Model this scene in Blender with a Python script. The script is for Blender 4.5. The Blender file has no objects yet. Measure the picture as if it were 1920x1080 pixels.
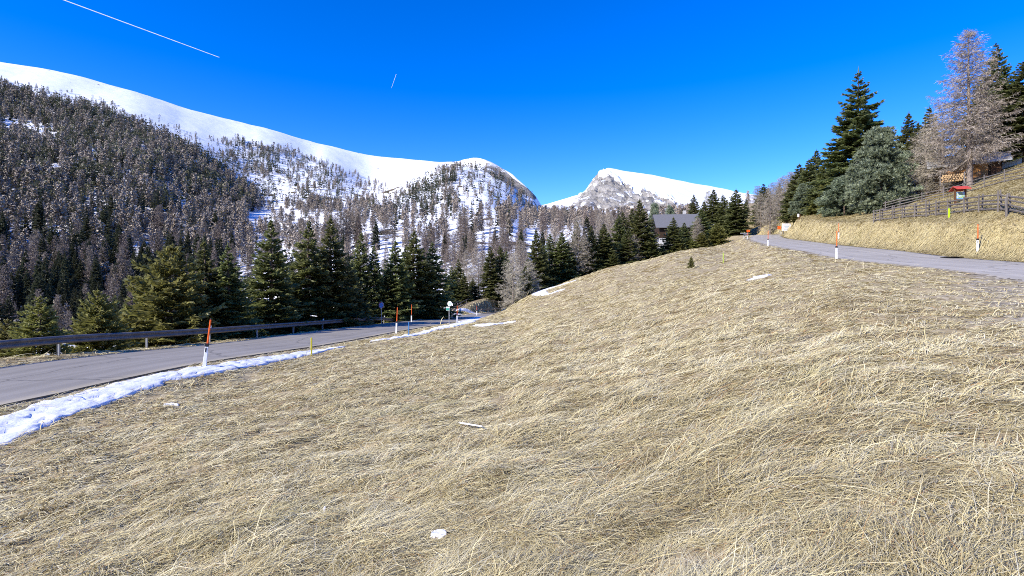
import bpy, math, random
import numpy as np
from mathutils import Vector, Matrix, noise as mnoise

random.seed(7)
RNG = np.random.default_rng(7)
scene = bpy.context.scene
COL = scene.collection
F = 960.0            # focal length in photo pixels (18 mm on a 36 mm sensor)
R = math.radians

# ------------------------------------------------------------------ camera, sun and sky
cam_data = bpy.data.cameras.new("camera")
cam_data.lens = 18.0
cam_data.sensor_width = 36.0
cam_data.clip_start = 0.05
cam_data.clip_end = 80000.0
cam = bpy.data.objects.new("camera", cam_data)
cam.rotation_euler = (R(90), 0, 0)
COL.objects.link(cam)
scene.camera = cam

SUN_DIR = Vector((-1.0, -0.74, 0.76)).normalized()     # towards the sun
sun_el = math.asin(SUN_DIR.z)
sun_data = bpy.data.lights.new("sun", "SUN")
sun_data.energy = 3.6
sun_data.angle = R(0.5)
sun_data.color = (1.0, 0.93, 0.82)
sun = bpy.data.objects.new("sun", sun_data)
sun.rotation_euler = SUN_DIR.to_track_quat("Z", "Y").to_euler()
COL.objects.link(sun)

world = bpy.data.worlds.new("World")
scene.world = world
world.use_nodes = True
wn = world.node_tree
wn.nodes.clear()
sky = wn.nodes.new("ShaderNodeTexSky")
sky.sky_type = "NISHITA"
sky.sun_disc = False
sky.sun_elevation = sun_el
sky.sun_rotation = math.atan2(SUN_DIR.x, SUN_DIR.y)
sky.altitude = 1700
sky.air_density = 1.0
sky.dust_density = 0.1
sky.ozone_density = 3.0
hs = wn.nodes.new("ShaderNodeHueSaturation")
hs.inputs["Saturation"].default_value = 1.42
hs.inputs["Hue"].default_value = 0.522
bg = wn.nodes.new("ShaderNodeBackground")
bg.inputs["Strength"].default_value = 0.15
wo = wn.nodes.new("ShaderNodeOutputWorld")
wn.links.new(sky.outputs[0], hs.inputs["Color"])
wn.links.new(hs.outputs[0], bg.inputs[0])
wn.links.new(bg.outputs[0], wo.inputs[0])

vs = scene.view_settings
vs.view_transform = "Standard"
vs.look = "None"
vs.exposure = 1.08
vs.gamma = 1.0
scene.render.engine = "CYCLES"
scene.cycles.pixel_filter_type = "BLACKMAN_HARRIS"
scene.cycles.filter_width = 1.0
scene.cycles.use_denoising = False
scene.cycles.max_bounces = 6
scene.cycles.diffuse_bounces = 3
scene.cycles.glossy_bounces = 2
scene.cycles.transparent_max_bounces = 6

# ------------------------------------------------------------------ numpy noise
_perm = np.random.default_rng(11).permutation(512)
_perm = np.concatenate([_perm, _perm])
_ang = np.random.default_rng(12).random(512) * 2 * np.pi
_gx, _gy = np.cos(_ang), np.sin(_ang)


def perlin(x, y):
    xi = np.floor(x).astype(np.int64)
    yi = np.floor(y).astype(np.int64)
    fx, fy = x - xi, y - yi
    u = fx * fx * fx * (fx * (fx * 6 - 15) + 10)
    v = fy * fy * fy * (fy * (fy * 6 - 15) + 10)

    def g(ix, iy, dx, dy):
        h = _perm[(_perm[ix & 511] + iy) & 511]
        return _gx[h] * dx + _gy[h] * dy
    a = g(xi, yi, fx, fy)
    b = g(xi + 1, yi, fx - 1, fy)
    c = g(xi, yi + 1, fx, fy - 1)
    d = g(xi + 1, yi + 1, fx - 1, fy - 1)
    return (a + (b - a) * u + ((c + (d - c) * u) - (a + (b - a) * u)) * v) * 1.4


def fbm(x, y, octv=4, gain=0.5):
    s, a = 0.0, 1.0
    for k in range(octv):
        s = s + a * perlin(x * 2 ** k + 17.3 * k, y * 2 ** k - 9.1 * k)
        a *= gain
    return s


def smooth(a, b, x):
    t = np.clip((x - a) / (b - a), 0, 1)
    return t * t * (3 - 2 * t)


# ------------------------------------------------------------------ terrain: feature lines lofted over azimuth
def C(u, *yz):
    th = math.atan((u - 960.0) / F)
    return (th, [(y / math.cos(th), z) for y, z in yz])


def P(deg, *rz):
    return (R(deg), list(rz))


back = P(-180, (.4, -1.72), (4, -1.7), (8, -1.7), (18, -1.6), (34, -1.5), (60, -2), (105, -4), (150, -8), (230, -15), (420, -20), (700, -20), (1000, -10), (1150, 0), (1400, 20), (1900, 40), (2300, 60), (2750, 80), (3200, 100), (4200, 100))
FURROW = None
COLS = [
    back,
    P(-135, (.4, -1.72), (4, -2.1), (8, -2.4), (16, -2.6), (24, -2), (36, -6), (80, -17), (160, -24), (250, -10), (400, 20), (650, 80), (900, 120), (1100, 150), (1400, 180), (1900, 180), (2300, 180), (2750, 180), (3200, 180), (4200, 180)),
    P(-90, (.4, -1.72), (4, -2.3), (8, -2.7), (12.5, -2.9), (18.5, -2.3), (27, -6), (60, -17), (130, -24), (220, -8), (400, 40), (650, 130), (900, 230), (1100, 310), (1300, 380), (1900, 370), (2300, 350), (2750, 350), (3200, 350), (4200, 300)),
    C(-400, (.3, -1.72), (2.2, -2.25), (5, -2.75), (7.5, -2.93), (11, -2.38), (17, -6), (40, -17), (85, -24), (140, -10), (240, 30), (400, 130), (560, 235), (660, 310), (800, 420), (1150, 400), (1400, 350), (1700, 330), (2000, 330), (2600, 200)),
    C(0, (.3, -1.72), (3.2, -2.3), (7, -2.75), (11, -2.95), (17.5, -2.45), (26, -6.5), (60, -17), (120, -24), (200, -10), (330, 30), (560, 140), (760, 248), (890, 338), (1050, 457), (1500, 440), (2300, 380), (2750, 350), (3200, 350), (4200, 200)),
    C(120, (.3, -1.72), (3.1, -2.22), (7.5, -2.7), (12.3, -2.92), (19.3, -2.45), (28, -6.5), (62, -17), (122, -24), (205, -10), (340, 31), (580, 143), (800, 256), (950, 352), (1110, 460), (1550, 440), (2300, 380), (2750, 350), (3200, 350), (4200, 200)),
    C(240, (.3, -1.72), (3, -2.15), (8, -2.65), (14, -2.9), (21.5, -2.5), (30, -6.5), (65, -17), (125, -24), (210, -9), (350, 32), (600, 146), (850, 265), (1000, 350), (1180, 449), (1600, 430), (2300, 380), (2750, 350), (3200, 350), (4200, 200)),
    C(350, (.3, -1.72), (3, -2.05), (8, -2.5), (15.5, -2.9), (25, -2.7), (35, -6.5), (70, -16), (127, -22), (215, -6), (370, 33), (590, 115), (880, 245), (1060, 330), (1270, 439), (1650, 420), (2300, 380), (2750, 350), (3200, 350), (4200, 200)),
    C(480, (.3, -1.72), (3, -1.95), (8, -2.35), (17, -2.9), (30, -2.95), (42, -6.5), (75, -15), (130, -20), (220, -3), (400, 35), (560, 76), (900, 197), (1120, 300), (1380, 428), (1800, 410), (2300, 380), (2750, 350), (3200, 350), (4200, 200)),
    C(600, (.3, -1.72), (3, -1.9), (8, -2.25), (18, -2.75), (37, -3.3), (50, -6.5), (80, -13), (130, -16), (220, 2), (400, 40), (600, 88), (1000, 215), (1250, 310), (1550, 427), (2000, 410), (2300, 380), (2750, 350), (3200, 350), (4200, 200)),
    C(700, (.3, -1.72), (3, -1.85), (8, -2.15), (18, -2.6), (42, -3.3), (62, -6), (85, -10), (130, -11), (220, 5), (400, 48), (620, 95), (1000, 190), (1280, 262), (1700, 428), (2100, 410), (2400, 380), (2800, 350), (3200, 350), (4200, 200)),
    C(755, (.3, -1.72), (3, -1.83), (8, -2.1), (18, -2.52), (39, -3.1), (62, -4.9), (84, -9), (130, -9.5), (220, 7), (400, 49), (630, 101), (960, 195), (1250, 255), (1740, 427), (2100, 410), (2400, 380), (2800, 350), (3200, 350), (4200, 200)),
    C(800, (.3, -1.72), (3, -1.8), (8, -2.05), (18, -2.45), (36, -2.9), (64, -3.9), (84, -6.5), (130, -8), (220, 8), (400, 50), (650, 107), (960, 214), (1250, 258), (1750, 421), (2100, 410), (2400, 380), (2800, 350), (3200, 350), (4200, 200)),
    C(850, (.3, -1.72), (3, -1.75), (8, -2.0), (18, -2.35), (36, -2.75), (68, -3.8), (92, -3.6), (130, -6), (220, 10), (400, 52), (650, 118), (1060, 249), (1300, 268), (1660, 403), (2000, 380), (2400, 350), (2800, 350), (3200, 350), (4200, 200)),
    C(905, (.3, -1.72), (3, -1.73), (8, -1.95), (18, -2.25), (36, -2.62), (66, -3.4), (100, -2.0), (130, -2), (220, 14), (400, 54), (650, 118), (1000, 230), (1130, 266), (1280, 319), (1500, 290), (2000, 300), (2600, 380), (3200, 400), (4200, 200)),
    C(945, (.3, -1.72), (3, -1.7), (8, -1.9), (18, -2.17), (36, -2.5), (76, -2.9), (105, -1.2), (140, -1), (220, 13), (400, 54), (630, 100), (930, 195), (1050, 228), (1180, 270), (1400, 250), (2000, 300), (2600, 380), (3200, 400), (4200, 200)),
    C(1000, (.3, -1.72), (3, -1.67), (8, -1.8), (18, -1.9), (36, -2.0), (88, -.9), (112, -1.5), (150, 0), (220, 14), (400, 44), (620, 80), (800, 112), (900, 140), (1000, 183), (1300, 190), (2000, 300), (2600, 400), (3200, 480), (4200, 300)),
    C(1045, (.3, -1.72), (3, -1.66), (8, -1.73), (18, -1.72), (36, -1.6), (95, .5), (118, -1), (150, 2), (230, 15), (420, 46), (640, 82), (800, 100), (950, 118), (1200, 150), (1500, 200), (2200, 352), (2700, 440), (3200, 529), (4200, 300)),
    C(1080, (.3, -1.72), (3, -1.65), (8, -1.7), (18, -1.6), (36, -1.2), (100, 1.7), (122, .5), (160, 4), (240, 22), (430, 48), (640, 82), (800, 98), (950, 112), (1200, 150), (1500, 180), (2200, 347), (2650, 450), (3100, 552), (4200, 300)),
    C(1093, (.3, -1.72), (3, -1.65), (8, -1.68), (18, -1.55), (36, -1.1), (101, 2.1), (122, .8), (160, 4.3), (240, 22), (430, 48), (640, 82), (800, 98), (950, 112), (1200, 150), (1500, 180), (2180, 345), (2600, 455), (3020, 544), (4200, 300)),
    C(1108, (.3, -1.72), (3, -1.65), (8, -1.66), (18, -1.5), (36, -1.0), (102, 2.6), (123, 1.2), (161, 5), (243, 23), (433, 48), (640, 81), (800, 98), (950, 112), (1200, 150), (1500, 180), (2150, 340), (2550, 470), (3000, 603), (4200, 350)),
    C(1125, (.3, -1.72), (3, -1.65), (8, -1.63), (18, -1.43), (36, -.85), (104, 3.2), (124, 1.9), (163, 5.5), (246, 24), (436, 48), (640, 81), (800, 98), (950, 112), (1200, 150), (1500, 180), (2150, 335), (2550, 482), (3050, 677), (4200, 400)),
    C(1143, (.3, -1.72), (3, -1.65), (8, -1.6), (18, -1.35), (36, -.6), (105, 3.8), (125, 2.5), (165, 6), (250, 25), (440, 50), (640, 81), (800, 98), (950, 112), (1200, 150), (1500, 180), (2150, 330), (2600, 510), (3200, 733), (4200, 500)),
    C(1200, (.3, -1.72), (3, -1.6), (8, -1.5), (18, -1.1), (36, -.1), (110, 4.9), (130, 4), (170, 8), (260, 28), (450, 52), (640, 80), (800, 98), (950, 112), (1200, 150), (1500, 180), (2150, 330), (2600, 480), (3300, 722), (4200, 500)),
    C(1260, (.3, -1.72), (3, -1.55), (8, -1.4), (18, -.85), (36, .4), (114, 6.6), (134, 6.5), (175, 11), (270, 32), (460, 56), (650, 80), (800, 98), (950, 112), (1200, 150), (1500, 180), (2200, 335), (2700, 495), (3400, 705), (4200, 500)),
    C(1330, (.3, -1.72), (3, -1.5), (8, -1.25), (18, -.5), (36, .9), (119, 9.3), (140, 10.5), (180, 16), (280, 38), (480, 62), (660, 82), (800, 98), (950, 112), (1200, 150), (1500, 180), (2300, 350), (2800, 480), (3400, 664), (4200, 500)),
    C(1400, (.3, -1.72), (2.8, -1.45), (8, -1.1), (18, -.25), (36, 1.45), (112, 10.6), (145, 16), (190, 26), (300, 48), (500, 80), (680, 100), (800, 115), (950, 125), (1200, 150), (1500, 180), (2400, 350), (2900, 480), (3500, 634), (4200, 500)),
    C(1500, (.3, -1.72), (2.7, -1.4), (8, -.95), (18, .05), (42, 3.0), (67, 7.9), (95, 13), (180, 30), (300, 54), (500, 85), (680, 105), (800, 115), (950, 125), (1200, 150), (1500, 180), (2400, 350), (2900, 450), (3600, 600), (4200, 500)),
    C(1600, (.3, -1.72), (2.6, -1.35), (8, -.75), (18, .3), (35, 2.1), (51, 6.2), (70, 9.7), (100, 15), (200, 34), (400, 70), (680, 105), (800, 115), (950, 125), (1200, 150), (1500, 180), (2400, 350), (2900, 450), (3600, 560), (4200, 500)),
    C(1760, (.3, -1.72), (2.5, -1.32), (8, -.65), (18, .3), (31.5, 2.1), (38.5, 5.0), (60, 10.5), (75, 14.5), (130, 26), (300, 56), (600, 95), (800, 115), (950, 125), (1200, 150), (1500, 180), (2400, 350), (2900, 450), (3600, 500), (4200, 500)),
    C(1920, (.3, -1.72), (2.4, -1.3), (7.8, -.58), (17, .15), (25.5, 1.45), (29, 3.95), (48, 10.3), (62, 15), (110, 27), (260, 56), (500, 95), (700, 115), (900, 125), (1200, 150), (1500, 180), (2400, 350), (2900, 450), (3600, 500), (4200, 500)),
    C(2400, (.3, -1.72), (2, -1.28), (5, -.7), (11, -.4), (17, .4), (19.5, 3), (33, 9.5), (42, 14), (75, 25), (200, 55), (400, 95), (600, 115), (800, 125), (1000, 150), (1200, 180), (1700, 350), (2100, 450), (2600, 500), (3000, 500)),
    P(90, (.4, -1.72), (4, -1.15), (8, -.75), (16, -1.6), (23, -1.2), (27, 1.5), (60, 10), (105, 22), (150, 33), (300, 58), (500, 90), (800, 120), (1000, 140), (1400, 160), (1900, 180), (2400, 250), (2900, 300), (3600, 300), (4200, 300)),
    P(135, (.4, -1.72), (4, -1.3), (8, -1.1), (18, -1.8), (30, -1), (60, 6), (105, 18), (150, 28), (230, 48), (420, 80), (700, 100), (1000, 120), (1150, 140), (1400, 160), (1900, 180), (2300, 180), (2750, 180), (3200, 180), (4200, 180)),
    (R(180), back[1]),
]
K = 19
assert all(len(c[1]) == K for c in COLS)
C_TH = np.array([c[0] for c in COLS])
C_LR = np.log(np.array([[p[0] for p in c[1]] for c in COLS]))
C_Z = np.array([[p[1] for p in c[1]] for c in COLS])


def pchip_slopes(x, y):
    """Monotone slopes along the last axis."""
    h = np.diff(x, axis=-1)
    d = np.diff(y, axis=-1) / h
    m = np.zeros_like(y)
    h0, h1 = h[..., :-1], h[..., 1:]
    d0, d1 = d[..., :-1], d[..., 1:]
    w1, w2 = 2 * h1 + h0, h1 + 2 * h0
    same = (d0 * d1) > 0
    with np.errstate(divide="ignore", invalid="ignore"):
        hm = (w1 + w2) / (w1 / np.where(same, d0, 1) + w2 / np.where(same, d1, 1))
    m[..., 1:-1] = np.where(same, hm, 0)
    m[..., 0], m[..., -1] = d[..., 0], d[..., -1]
    return m


S_LR = pchip_slopes(np.broadcast_to(C_TH, (K, len(C_TH))), C_LR.T.copy())      # K x cols
S_Z = pchip_slopes(np.broadcast_to(C_TH, (K, len(C_TH))), C_Z.T.copy())


def herm(t, h, y0, y1, m0, m1):
    t2, t3 = t * t, t * t * t
    return (2 * t3 - 3 * t2 + 1) * y0 + (t3 - 2 * t2 + t) * h * m0 + (-2 * t3 + 3 * t2) * y1 + (t3 - t2) * h * m1


def knots(th):
    i = np.clip(np.searchsorted(C_TH, th) - 1, 0, len(C_TH) - 2)
    h = C_TH[i + 1] - C_TH[i]
    t = ((th - C_TH[i]) / h)[:, None]
    hh = h[:, None]
    lr = herm(t, hh, C_LR[i], C_LR[i + 1], S_LR.T[i], S_LR.T[i + 1])
    z = herm(t, hh, C_Z[i], C_Z[i + 1], S_Z.T[i], S_Z.T[i + 1])
    return lr, z


def base_height(x, y):
    th = np.arctan2(x, y)
    lr = np.log(np.maximum(np.hypot(x, y), 0.41))
    kl, kz = knots(th)
    m = pchip_slopes(kl, kz)
    lr = np.clip(lr, kl[:, 0], kl[:, -1])
    j = np.clip((kl <= lr[:, None]).sum(1) - 1, 0, K - 2)
    n = np.arange(len(x))
    h = kl[n, j + 1] - kl[n, j]
    t = (lr - kl[n, j]) / h
    return herm(t, h, kz[n, j], kz[n, j + 1], m[n, j], m[n, j + 1])


def project(x, y, z):
    yy = np.maximum(y, 0.01)
    return 960 + F * x / yy, 540 - F * z / yy


def in_poly(poly, u, v):
    inside = np.zeros(u.shape, bool)
    n = len(poly)
    for i in range(n):
        x0, y0 = poly[i]
        x1, y1 = poly[(i + 1) % n]
        if y0 == y1:
            continue
        c = (y0 > v) != (y1 > v)
        inside ^= c & (u < (x1 - x0) * (v - y0) / (y1 - y0) + x0)
    return inside


# ------------------------------------------------------------------ roads as splines
def spline(pts, step=0.6):
    pts = [np.array(p, float) for p in pts]
    pts = [2 * pts[0] - pts[1]] + pts + [2 * pts[-1] - pts[-2]]
    out = []
    for i in range(1, len(pts) - 2):
        p0, p1, p2, p3 = pts[i - 1:i + 3]
        n = max(2, int(np.linalg.norm(p2 - p1) / step))
        for k in range(n):
            t = k / n
            out.append(0.5 * (2 * p1 + (p2 - p0) * t + (2 * p0 - 5 * p1 + 4 * p2 - p3) * t * t + (3 * p1 - p0 - 3 * p2 + p3) * t ** 3))
    out.append(pts[-2])
    return np.array(out)


def normals2(line):
    d = np.gradient(line[:, :2], axis=0)
    d /= np.linalg.norm(d, axis=1)[:, None]
    return np.stack([d[:, 1], -d[:, 0]], 1)            # to the right of travel


LN = [(-15.5, -14, -2.3), (-14.6, -6, -2.5), (-13.4, 0, -2.65), (-12.4, 7, -2.7), (-11.7, 11.7, -2.7), (-11.2, 15, -2.64), (-10.85, 17.4, -2.62), (-10.35, 20.7, -2.7), (-9.65, 25.7, -2.9), (-8.9, 30.6, -3.0), (-7.9, 37.8, -3.12), (-5.95, 51, -3.45), (-3.9, 64, -3.75), (-1.6, 76, -4.05), (1.2, 88, -4.3), (5, 100, -4.6), (10, 112, -5.0), (16, 124, -5.4)]
RN = [(14, -14, -3.0), (15, -6, -2.2), (16, 4, -1.3), (17, 12, -.45), (18, 18, .19), (19.1, 22.5, .77), (21.5, 34, 1.95), (25.3, 45, 3.23), (29.6, 59, 4.86), (36.2, 76, 6.8), (43.8, 95, 9.0), (50, 108, 10.7), (57, 122, 12.5), (60, 140, 14.2), (57, 165, 15.5)]
ln_edge = spline(LN)
rn_edge = spline(RN)
ln_edge[:, 0] -= .14
LW, RW = 5.7, 6.1
left_c = ln_edge.copy()
left_c[:, :2] -= normals2(ln_edge) * LW / 2
right_c = rn_edge.copy()
right_c[:, :2] += normals2(rn_edge) * RW / 2
right_c[:, 2] += 0.06


def line_dist(line, x, y):
    """(distance, height of the nearest sample, signed side: + right of travel, index)"""
    nrm = normals2(line)
    d = np.empty(len(x)); hz = np.empty(len(x)); sg = np.empty(len(x)); ix = np.empty(len(x), int)
    for a in range(0, len(x), 20000):
        xs, ys = x[a:a + 20000, None], y[a:a + 20000, None]
        dd = (xs - line[None, :, 0]) ** 2 + (ys - line[None, :, 1]) ** 2
        i = dd.argmin(1)
        ex, ey = xs[:, 0] - line[i, 0], ys[:, 0] - line[i, 1]
        s = ex * nrm[i, 0] + ey * nrm[i, 1]
        tx, ty = -nrm[i, 1], nrm[i, 0]
        along = ex * tx + ey * ty
        j = np.clip(i + np.where(along > 0, 1, -1), 0, len(line) - 1)
        seg = np.maximum(np.hypot(line[j, 0] - line[i, 0], line[j, 1] - line[i, 1]), 1e-6)
        f = np.clip(np.abs(along) / seg, 0, 1) * (j != i)
        hz[a:a + 20000] = line[i, 2] * (1 - f) + line[j, 2] * f
        d[a:a + 20000] = np.sqrt(dd[np.arange(len(i)), i])
        sg[a:a + 20000] = s
        ix[a:a + 20000] = i
    return d, hz, sg, ix


ROCK = [(1072, 386), (1092, 362), (1103, 350), (1114, 336), (1122, 328), (1131, 325), (1142, 327), (1152, 335), (1166, 343), (1178, 350), (1186, 352), (1184, 359), (1192, 366), (1204, 358), (1212, 357), (1226, 364), (1242, 371), (1258, 372), (1270, 376), (1262, 392), (1180, 400), (1110, 395)]


def ground(x, y, detail=True):
    x = np.atleast_1d(np.asarray(x, float)); y = np.atleast_1d(np.asarray(y, float))
    z = base_height(x, y)
    r = np.hypot(x, y)
    far = smooth(150, 500, r)
    # rough hill country
    k = np.nonzero(r > 110)[0]
    if len(k):
        xx, yy, rr = x[k], y[k], r[k]
        z[k] += smooth(110, 400, rr) * (fbm(xx / 130, yy / 130, 5) * 3.2) * smooth(0, 30, z[k] + 40) * (1 - .35 * smooth(700, 1100, rr))
        pk = rr > 1900
        if pk.any():
            q = k[pk]
            u, v = project(x[q], y[q], z[q])
            inr = in_poly([(a, b - 4) for a, b in ROCK], u, v) * 1.0
            rid = 1 - np.abs(fbm(x[q] / 150 + y[q] / 420, y[q] / 300, 5, .6))
            z[q] += inr * (rid - .75) * 70 + fbm(x[q] / 420, y[q] / 420, 4) * 7
    # near ground
    k = np.nonzero(r < 260)[0]
    if len(k):
        xx, yy, rr = x[k], y[k], r[k]
        zz = z[k]
        d1, h1, s1, _ = line_dist(left_c, xx, yy)
        d2, h2, s2, _ = line_dist(right_c, xx, yy)
        keep = smooth(LW / 2 + .5, LW / 2 + 2.2, d1) * smooth(RW / 2 + .5, RW / 2 + 2.2, d2)
        if detail:
            a = 1 - smooth(25, 110, rr)
            hum = fbm(xx / 6.5 + yy / 30, yy / 7.5, 3) * .035
            hum += a * fbm(xx / 1.5 + yy / 6, yy / 1.0, 3) * .065
            hum += fbm(xx / .62 + 40, yy / .40, 2) * .045 * (1 - smooth(14, 45, rr))
            zz = zz + hum * keep
        # ditch along the inner edge of the lower road
        gap = s1 - LW / 2
        dd = np.exp(-((gap - 1.75) / .75) ** 2)
        zz = zz - .0 * dd
        if FURROW is not None:
            kk = np.nonzero(rr < 7)[0]
            if len(kk):
                df, *_ = line_dist(FURROW, xx[kk], yy[kk])
                zz[kk] -= .055 * np.exp(-(df / .035) ** 2)
        for d, h, w in ((d1, h1, LW / 2), (d2, h2, RW / 2)):
            t = smooth(w + .25, w + 2.4, d)
            zz = (h - .05) * (1 - t) + zz * t
        z[k] = zz
    return z


def gz(x, y):
    return float(ground(np.array([x]), np.array([y]))[0])


def pix(u, v, y0, y1, n=400):
    """Ground point seen at photo pixel (u, v) between depths y0 and y1."""
    ys = np.linspace(y0, y1, n)
    xs = (u - 960) / F * ys
    zr = (540 - v) / F * ys
    g = ground(xs, ys)
    hit = np.nonzero(g >= zr)[0]
    i = hit[0] if len(hit) else int(np.argmin(np.abs(g - zr)))
    return Vector((xs[i], ys[i], g[i]))


def at(u, y):
    x = (u - 960) / F * y
    return Vector((x, y, gz(x, y)))


FURROW = None
_f = [pix(a, b_, 2, 8) for a, b_ in ((250, 1100), (330, 1072), (400, 1048), (440, 1030), (520, 990), (600, 962), (650, 950), (720, 928))]
FURROW = spline(_f, .04)


# ------------------------------------------------------------------ object helpers
def tag(o, label=None, cat=None, group=None, kind=None):
    if label: o["label"] = label
    if cat: o["category"] = cat
    if group: o["group"] = group
    if kind: o["kind"] = kind
    return o


def empty(name, loc, rz=0.0, label=None, cat=None, group=None):
    o = bpy.data.objects.new(name, None)
    o.empty_display_size = .2
    COL.objects.link(o)
    o.location = loc
    o.rotation_euler = (0, 0, rz)
    return tag(o, label, cat, group)


def link(name, me, parent=None, loc=None):
    o = bpy.data.objects.new(name, me)
    COL.objects.link(o)
    if parent: o.parent = parent
    if loc is not None: o.location = loc
    return o


def np_mesh(name, verts, faces, mats, smooth_sh=False, attrs=None, mat_idx=None):
    verts = np.ascontiguousarray(verts, np.float32)
    faces = np.ascontiguousarray(faces, np.int32)
    me = bpy.data.meshes.new(name)
    me.vertices.add(len(verts))
    me.vertices.foreach_set("co", verts.ravel())
    nf, k = faces.shape
    me.loops.add(nf * k)
    me.loops.foreach_set("vertex_index", faces.ravel())
    me.polygons.add(nf)
    me.polygons.foreach_set("loop_start", np.arange(0, nf * k, k, dtype=np.int32))
    me.polygons.foreach_set("loop_total", np.full(nf, k, np.int32))
    if smooth_sh:
        me.polygons.foreach_set("use_smooth", np.ones(nf, bool))
    for m in (mats if isinstance(mats, (list, tuple)) else [mats]):
        me.materials.append(m)
    if mat_idx is not None:
        me.polygons.foreach_set("material_index", np.ascontiguousarray(mat_idx, np.int32))
    for an, av in (attrs or {}).items():
        av = np.ascontiguousarray(av, np.float32)
        if av.ndim == 1:
            me.attributes.new(an, "FLOAT", "POINT").data.foreach_set("value", av)
        else:
            me.attributes.new(an, "FLOAT_COLOR", "POINT").data.foreach_set("color", av.ravel())
    me.update(calc_edges=True)
    me.validate()
    return me


class MB:
    """Collects simple shapes into one mesh."""
    def __init__(self):
        self.v, self.f = [], []

    def poly(self, vs, fs):
        b = len(self.v)
        self.v += [tuple(p) for p in vs]
        self.f += [tuple(i + b for i in f) for f in fs]

    def box(self, cx, cy, cz, sx, sy, sz, rz=0.0, taper=1.0):
        c, s = math.cos(rz), math.sin(rz)
        vs = []
        for k, q in ((-1, 1.0), (1, taper)):
            for a, b in ((-1, -1), (1, -1), (1, 1), (-1, 1)):
                x, y = a * sx / 2 * q, b * sy / 2 * q
                vs.append((cx + c * x - s * y, cy + s * x + c * y, cz + k * sz / 2))
        self.poly(vs, [(3, 2, 1, 0), (4, 5, 6, 7), (0, 1, 5, 4), (1, 2, 6, 5), (2, 3, 7, 6), (3, 0, 4, 7)])

    def bar(self, a, b, w, h=None, n=4, w2=None):
        """A beam from a to b; n = 4 square, more for round; tapers to w2."""
        a, b = Vector(a), Vector(b)
        h = h or w
        w2 = w if w2 is None else w2
        d = (b - a).normalized()
        up = Vector((0, 0, 1)) if abs(d.z) < .95 else Vector((0, 1, 0))
        x = d.cross(up).normalized()
        z = x.cross(d).normalized()
        vs = []
        for p, q in ((a, 1.0), (b, w2 / w)):
            for k in range(n):
                an = 2 * math.pi * (k + .5) / n
                rr = .7071 if n == 4 else .5
                vs.append(p + x * math.cos(an) * w * rr * q + z * math.sin(an) * h * rr * q)
        fs = [tuple(range(n - 1, -1, -1)), tuple(range(n, 2 * n))]
        fs += [(k, (k + 1) % n, n + (k + 1) % n, n + k) for k in range(n)]
        self.poly(vs, fs)

    def disc(self, c, r, depth, n=20, y_axis=True):
        """A round plate facing -Y."""
        vs = [(c[0] + r * math.cos(2 * math.pi * k / n), c[1] + s, c[2] + r * math.sin(2 * math.pi * k / n)) for s in (-depth / 2, depth / 2) for k in range(n)]
        fs = [tuple(range(n)), tuple(range(2 * n - 1, n - 1, -1))]
        fs += [(k, n + k, n + (k + 1) % n, (k + 1) % n) for k in range(n)]
        self.poly(vs, fs)

    def ring(self, c, r0, r1, depth, n=24):
        vs = []
        for s in (-depth / 2, depth / 2):
            for r in (r0, r1):
                vs += [(c[0] + r * math.cos(2 * math.pi * k / n), c[1] + s, c[2] + r * math.sin(2 * math.pi * k / n)) for k in range(n)]
        fs = []
        for k in range(n):
            j = (k + 1) % n
            fs += [(k, j, n + j, n + k)[::-1], (2 * n + k, 2 * n + j, 3 * n + j, 3 * n + k), (n + k, n + j, 3 * n + j, 3 * n + k)[::-1], (k, j, 2 * n + j, 2 * n + k)]
        self.poly(vs, fs)

    def mesh(self, name, m, bevel=0.0):
        me = bpy.data.meshes.new(name)
        me.from_pydata(self.v, [], self.f)
        me.materials.append(m)
        me.update()
        return me

    def build(self, name, m, parent=None, loc=None, bevel=0.0):
        o = link(name, self.mesh(name, m), parent, loc)
        if bevel:
            b = o.modifiers.new("edge", "BEVEL")
            b.width = bevel
            b.segments = 2
        return o


# ------------------------------------------------------------------ materials
def new_mat(name):
    m = bpy.data.materials.new(name)
    m.use_nodes = True
    nt = m.node_tree
    b = nt.nodes["Principled BSDF"]
    b.inputs["Specular IOR Level"].default_value = .2
    return m, nt, b


def N(nt, kind, **kw):
    n = nt.nodes.new(kind)
    for k, v in kw.items():
        if k in n.inputs.keys():
            n.inputs[k].default_value = v
        else:
            setattr(n, k, v)
    return n


def ramp(nt, fac, stops):
    n = nt.nodes.new("ShaderNodeValToRGB")
    e = n.color_ramp.elements
    while len(e) < len(stops): e.new(.5)
    for k, (p, c) in enumerate(stops):
        e[k].position = p
        e[k].color = (*c, 1) if len(c) == 3 else c
    nt.links.new(fac, n.inputs[0])
    return n


def mix(nt, fac, a, b, blend="MIX"):
    n = nt.nodes.new("ShaderNodeMix")
    n.data_type = "RGBA"
    n.blend_type = blend
    for s, x in ((n.inputs[0], fac), (n.inputs[6], a), (n.inputs[7], b)):
        if hasattr(x, "links"): nt.links.new(x, s)
        else: s.default_value = x if not isinstance(x, tuple) else ((*x, 1) if len(x) == 3 else x)
    return n.outputs[2]


def math_n(nt, op, a, b=None, clamp=False):
    n = nt.nodes.new("ShaderNodeMath")
    n.operation = op
    n.use_clamp = clamp
    for s, x in ((n.inputs[0], a), (n.inputs[1], b)):
        if x is None: continue
        if hasattr(x, "links"): nt.links.new(x, s)
        else: s.default_value = x
    return n.outputs[0]


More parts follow.
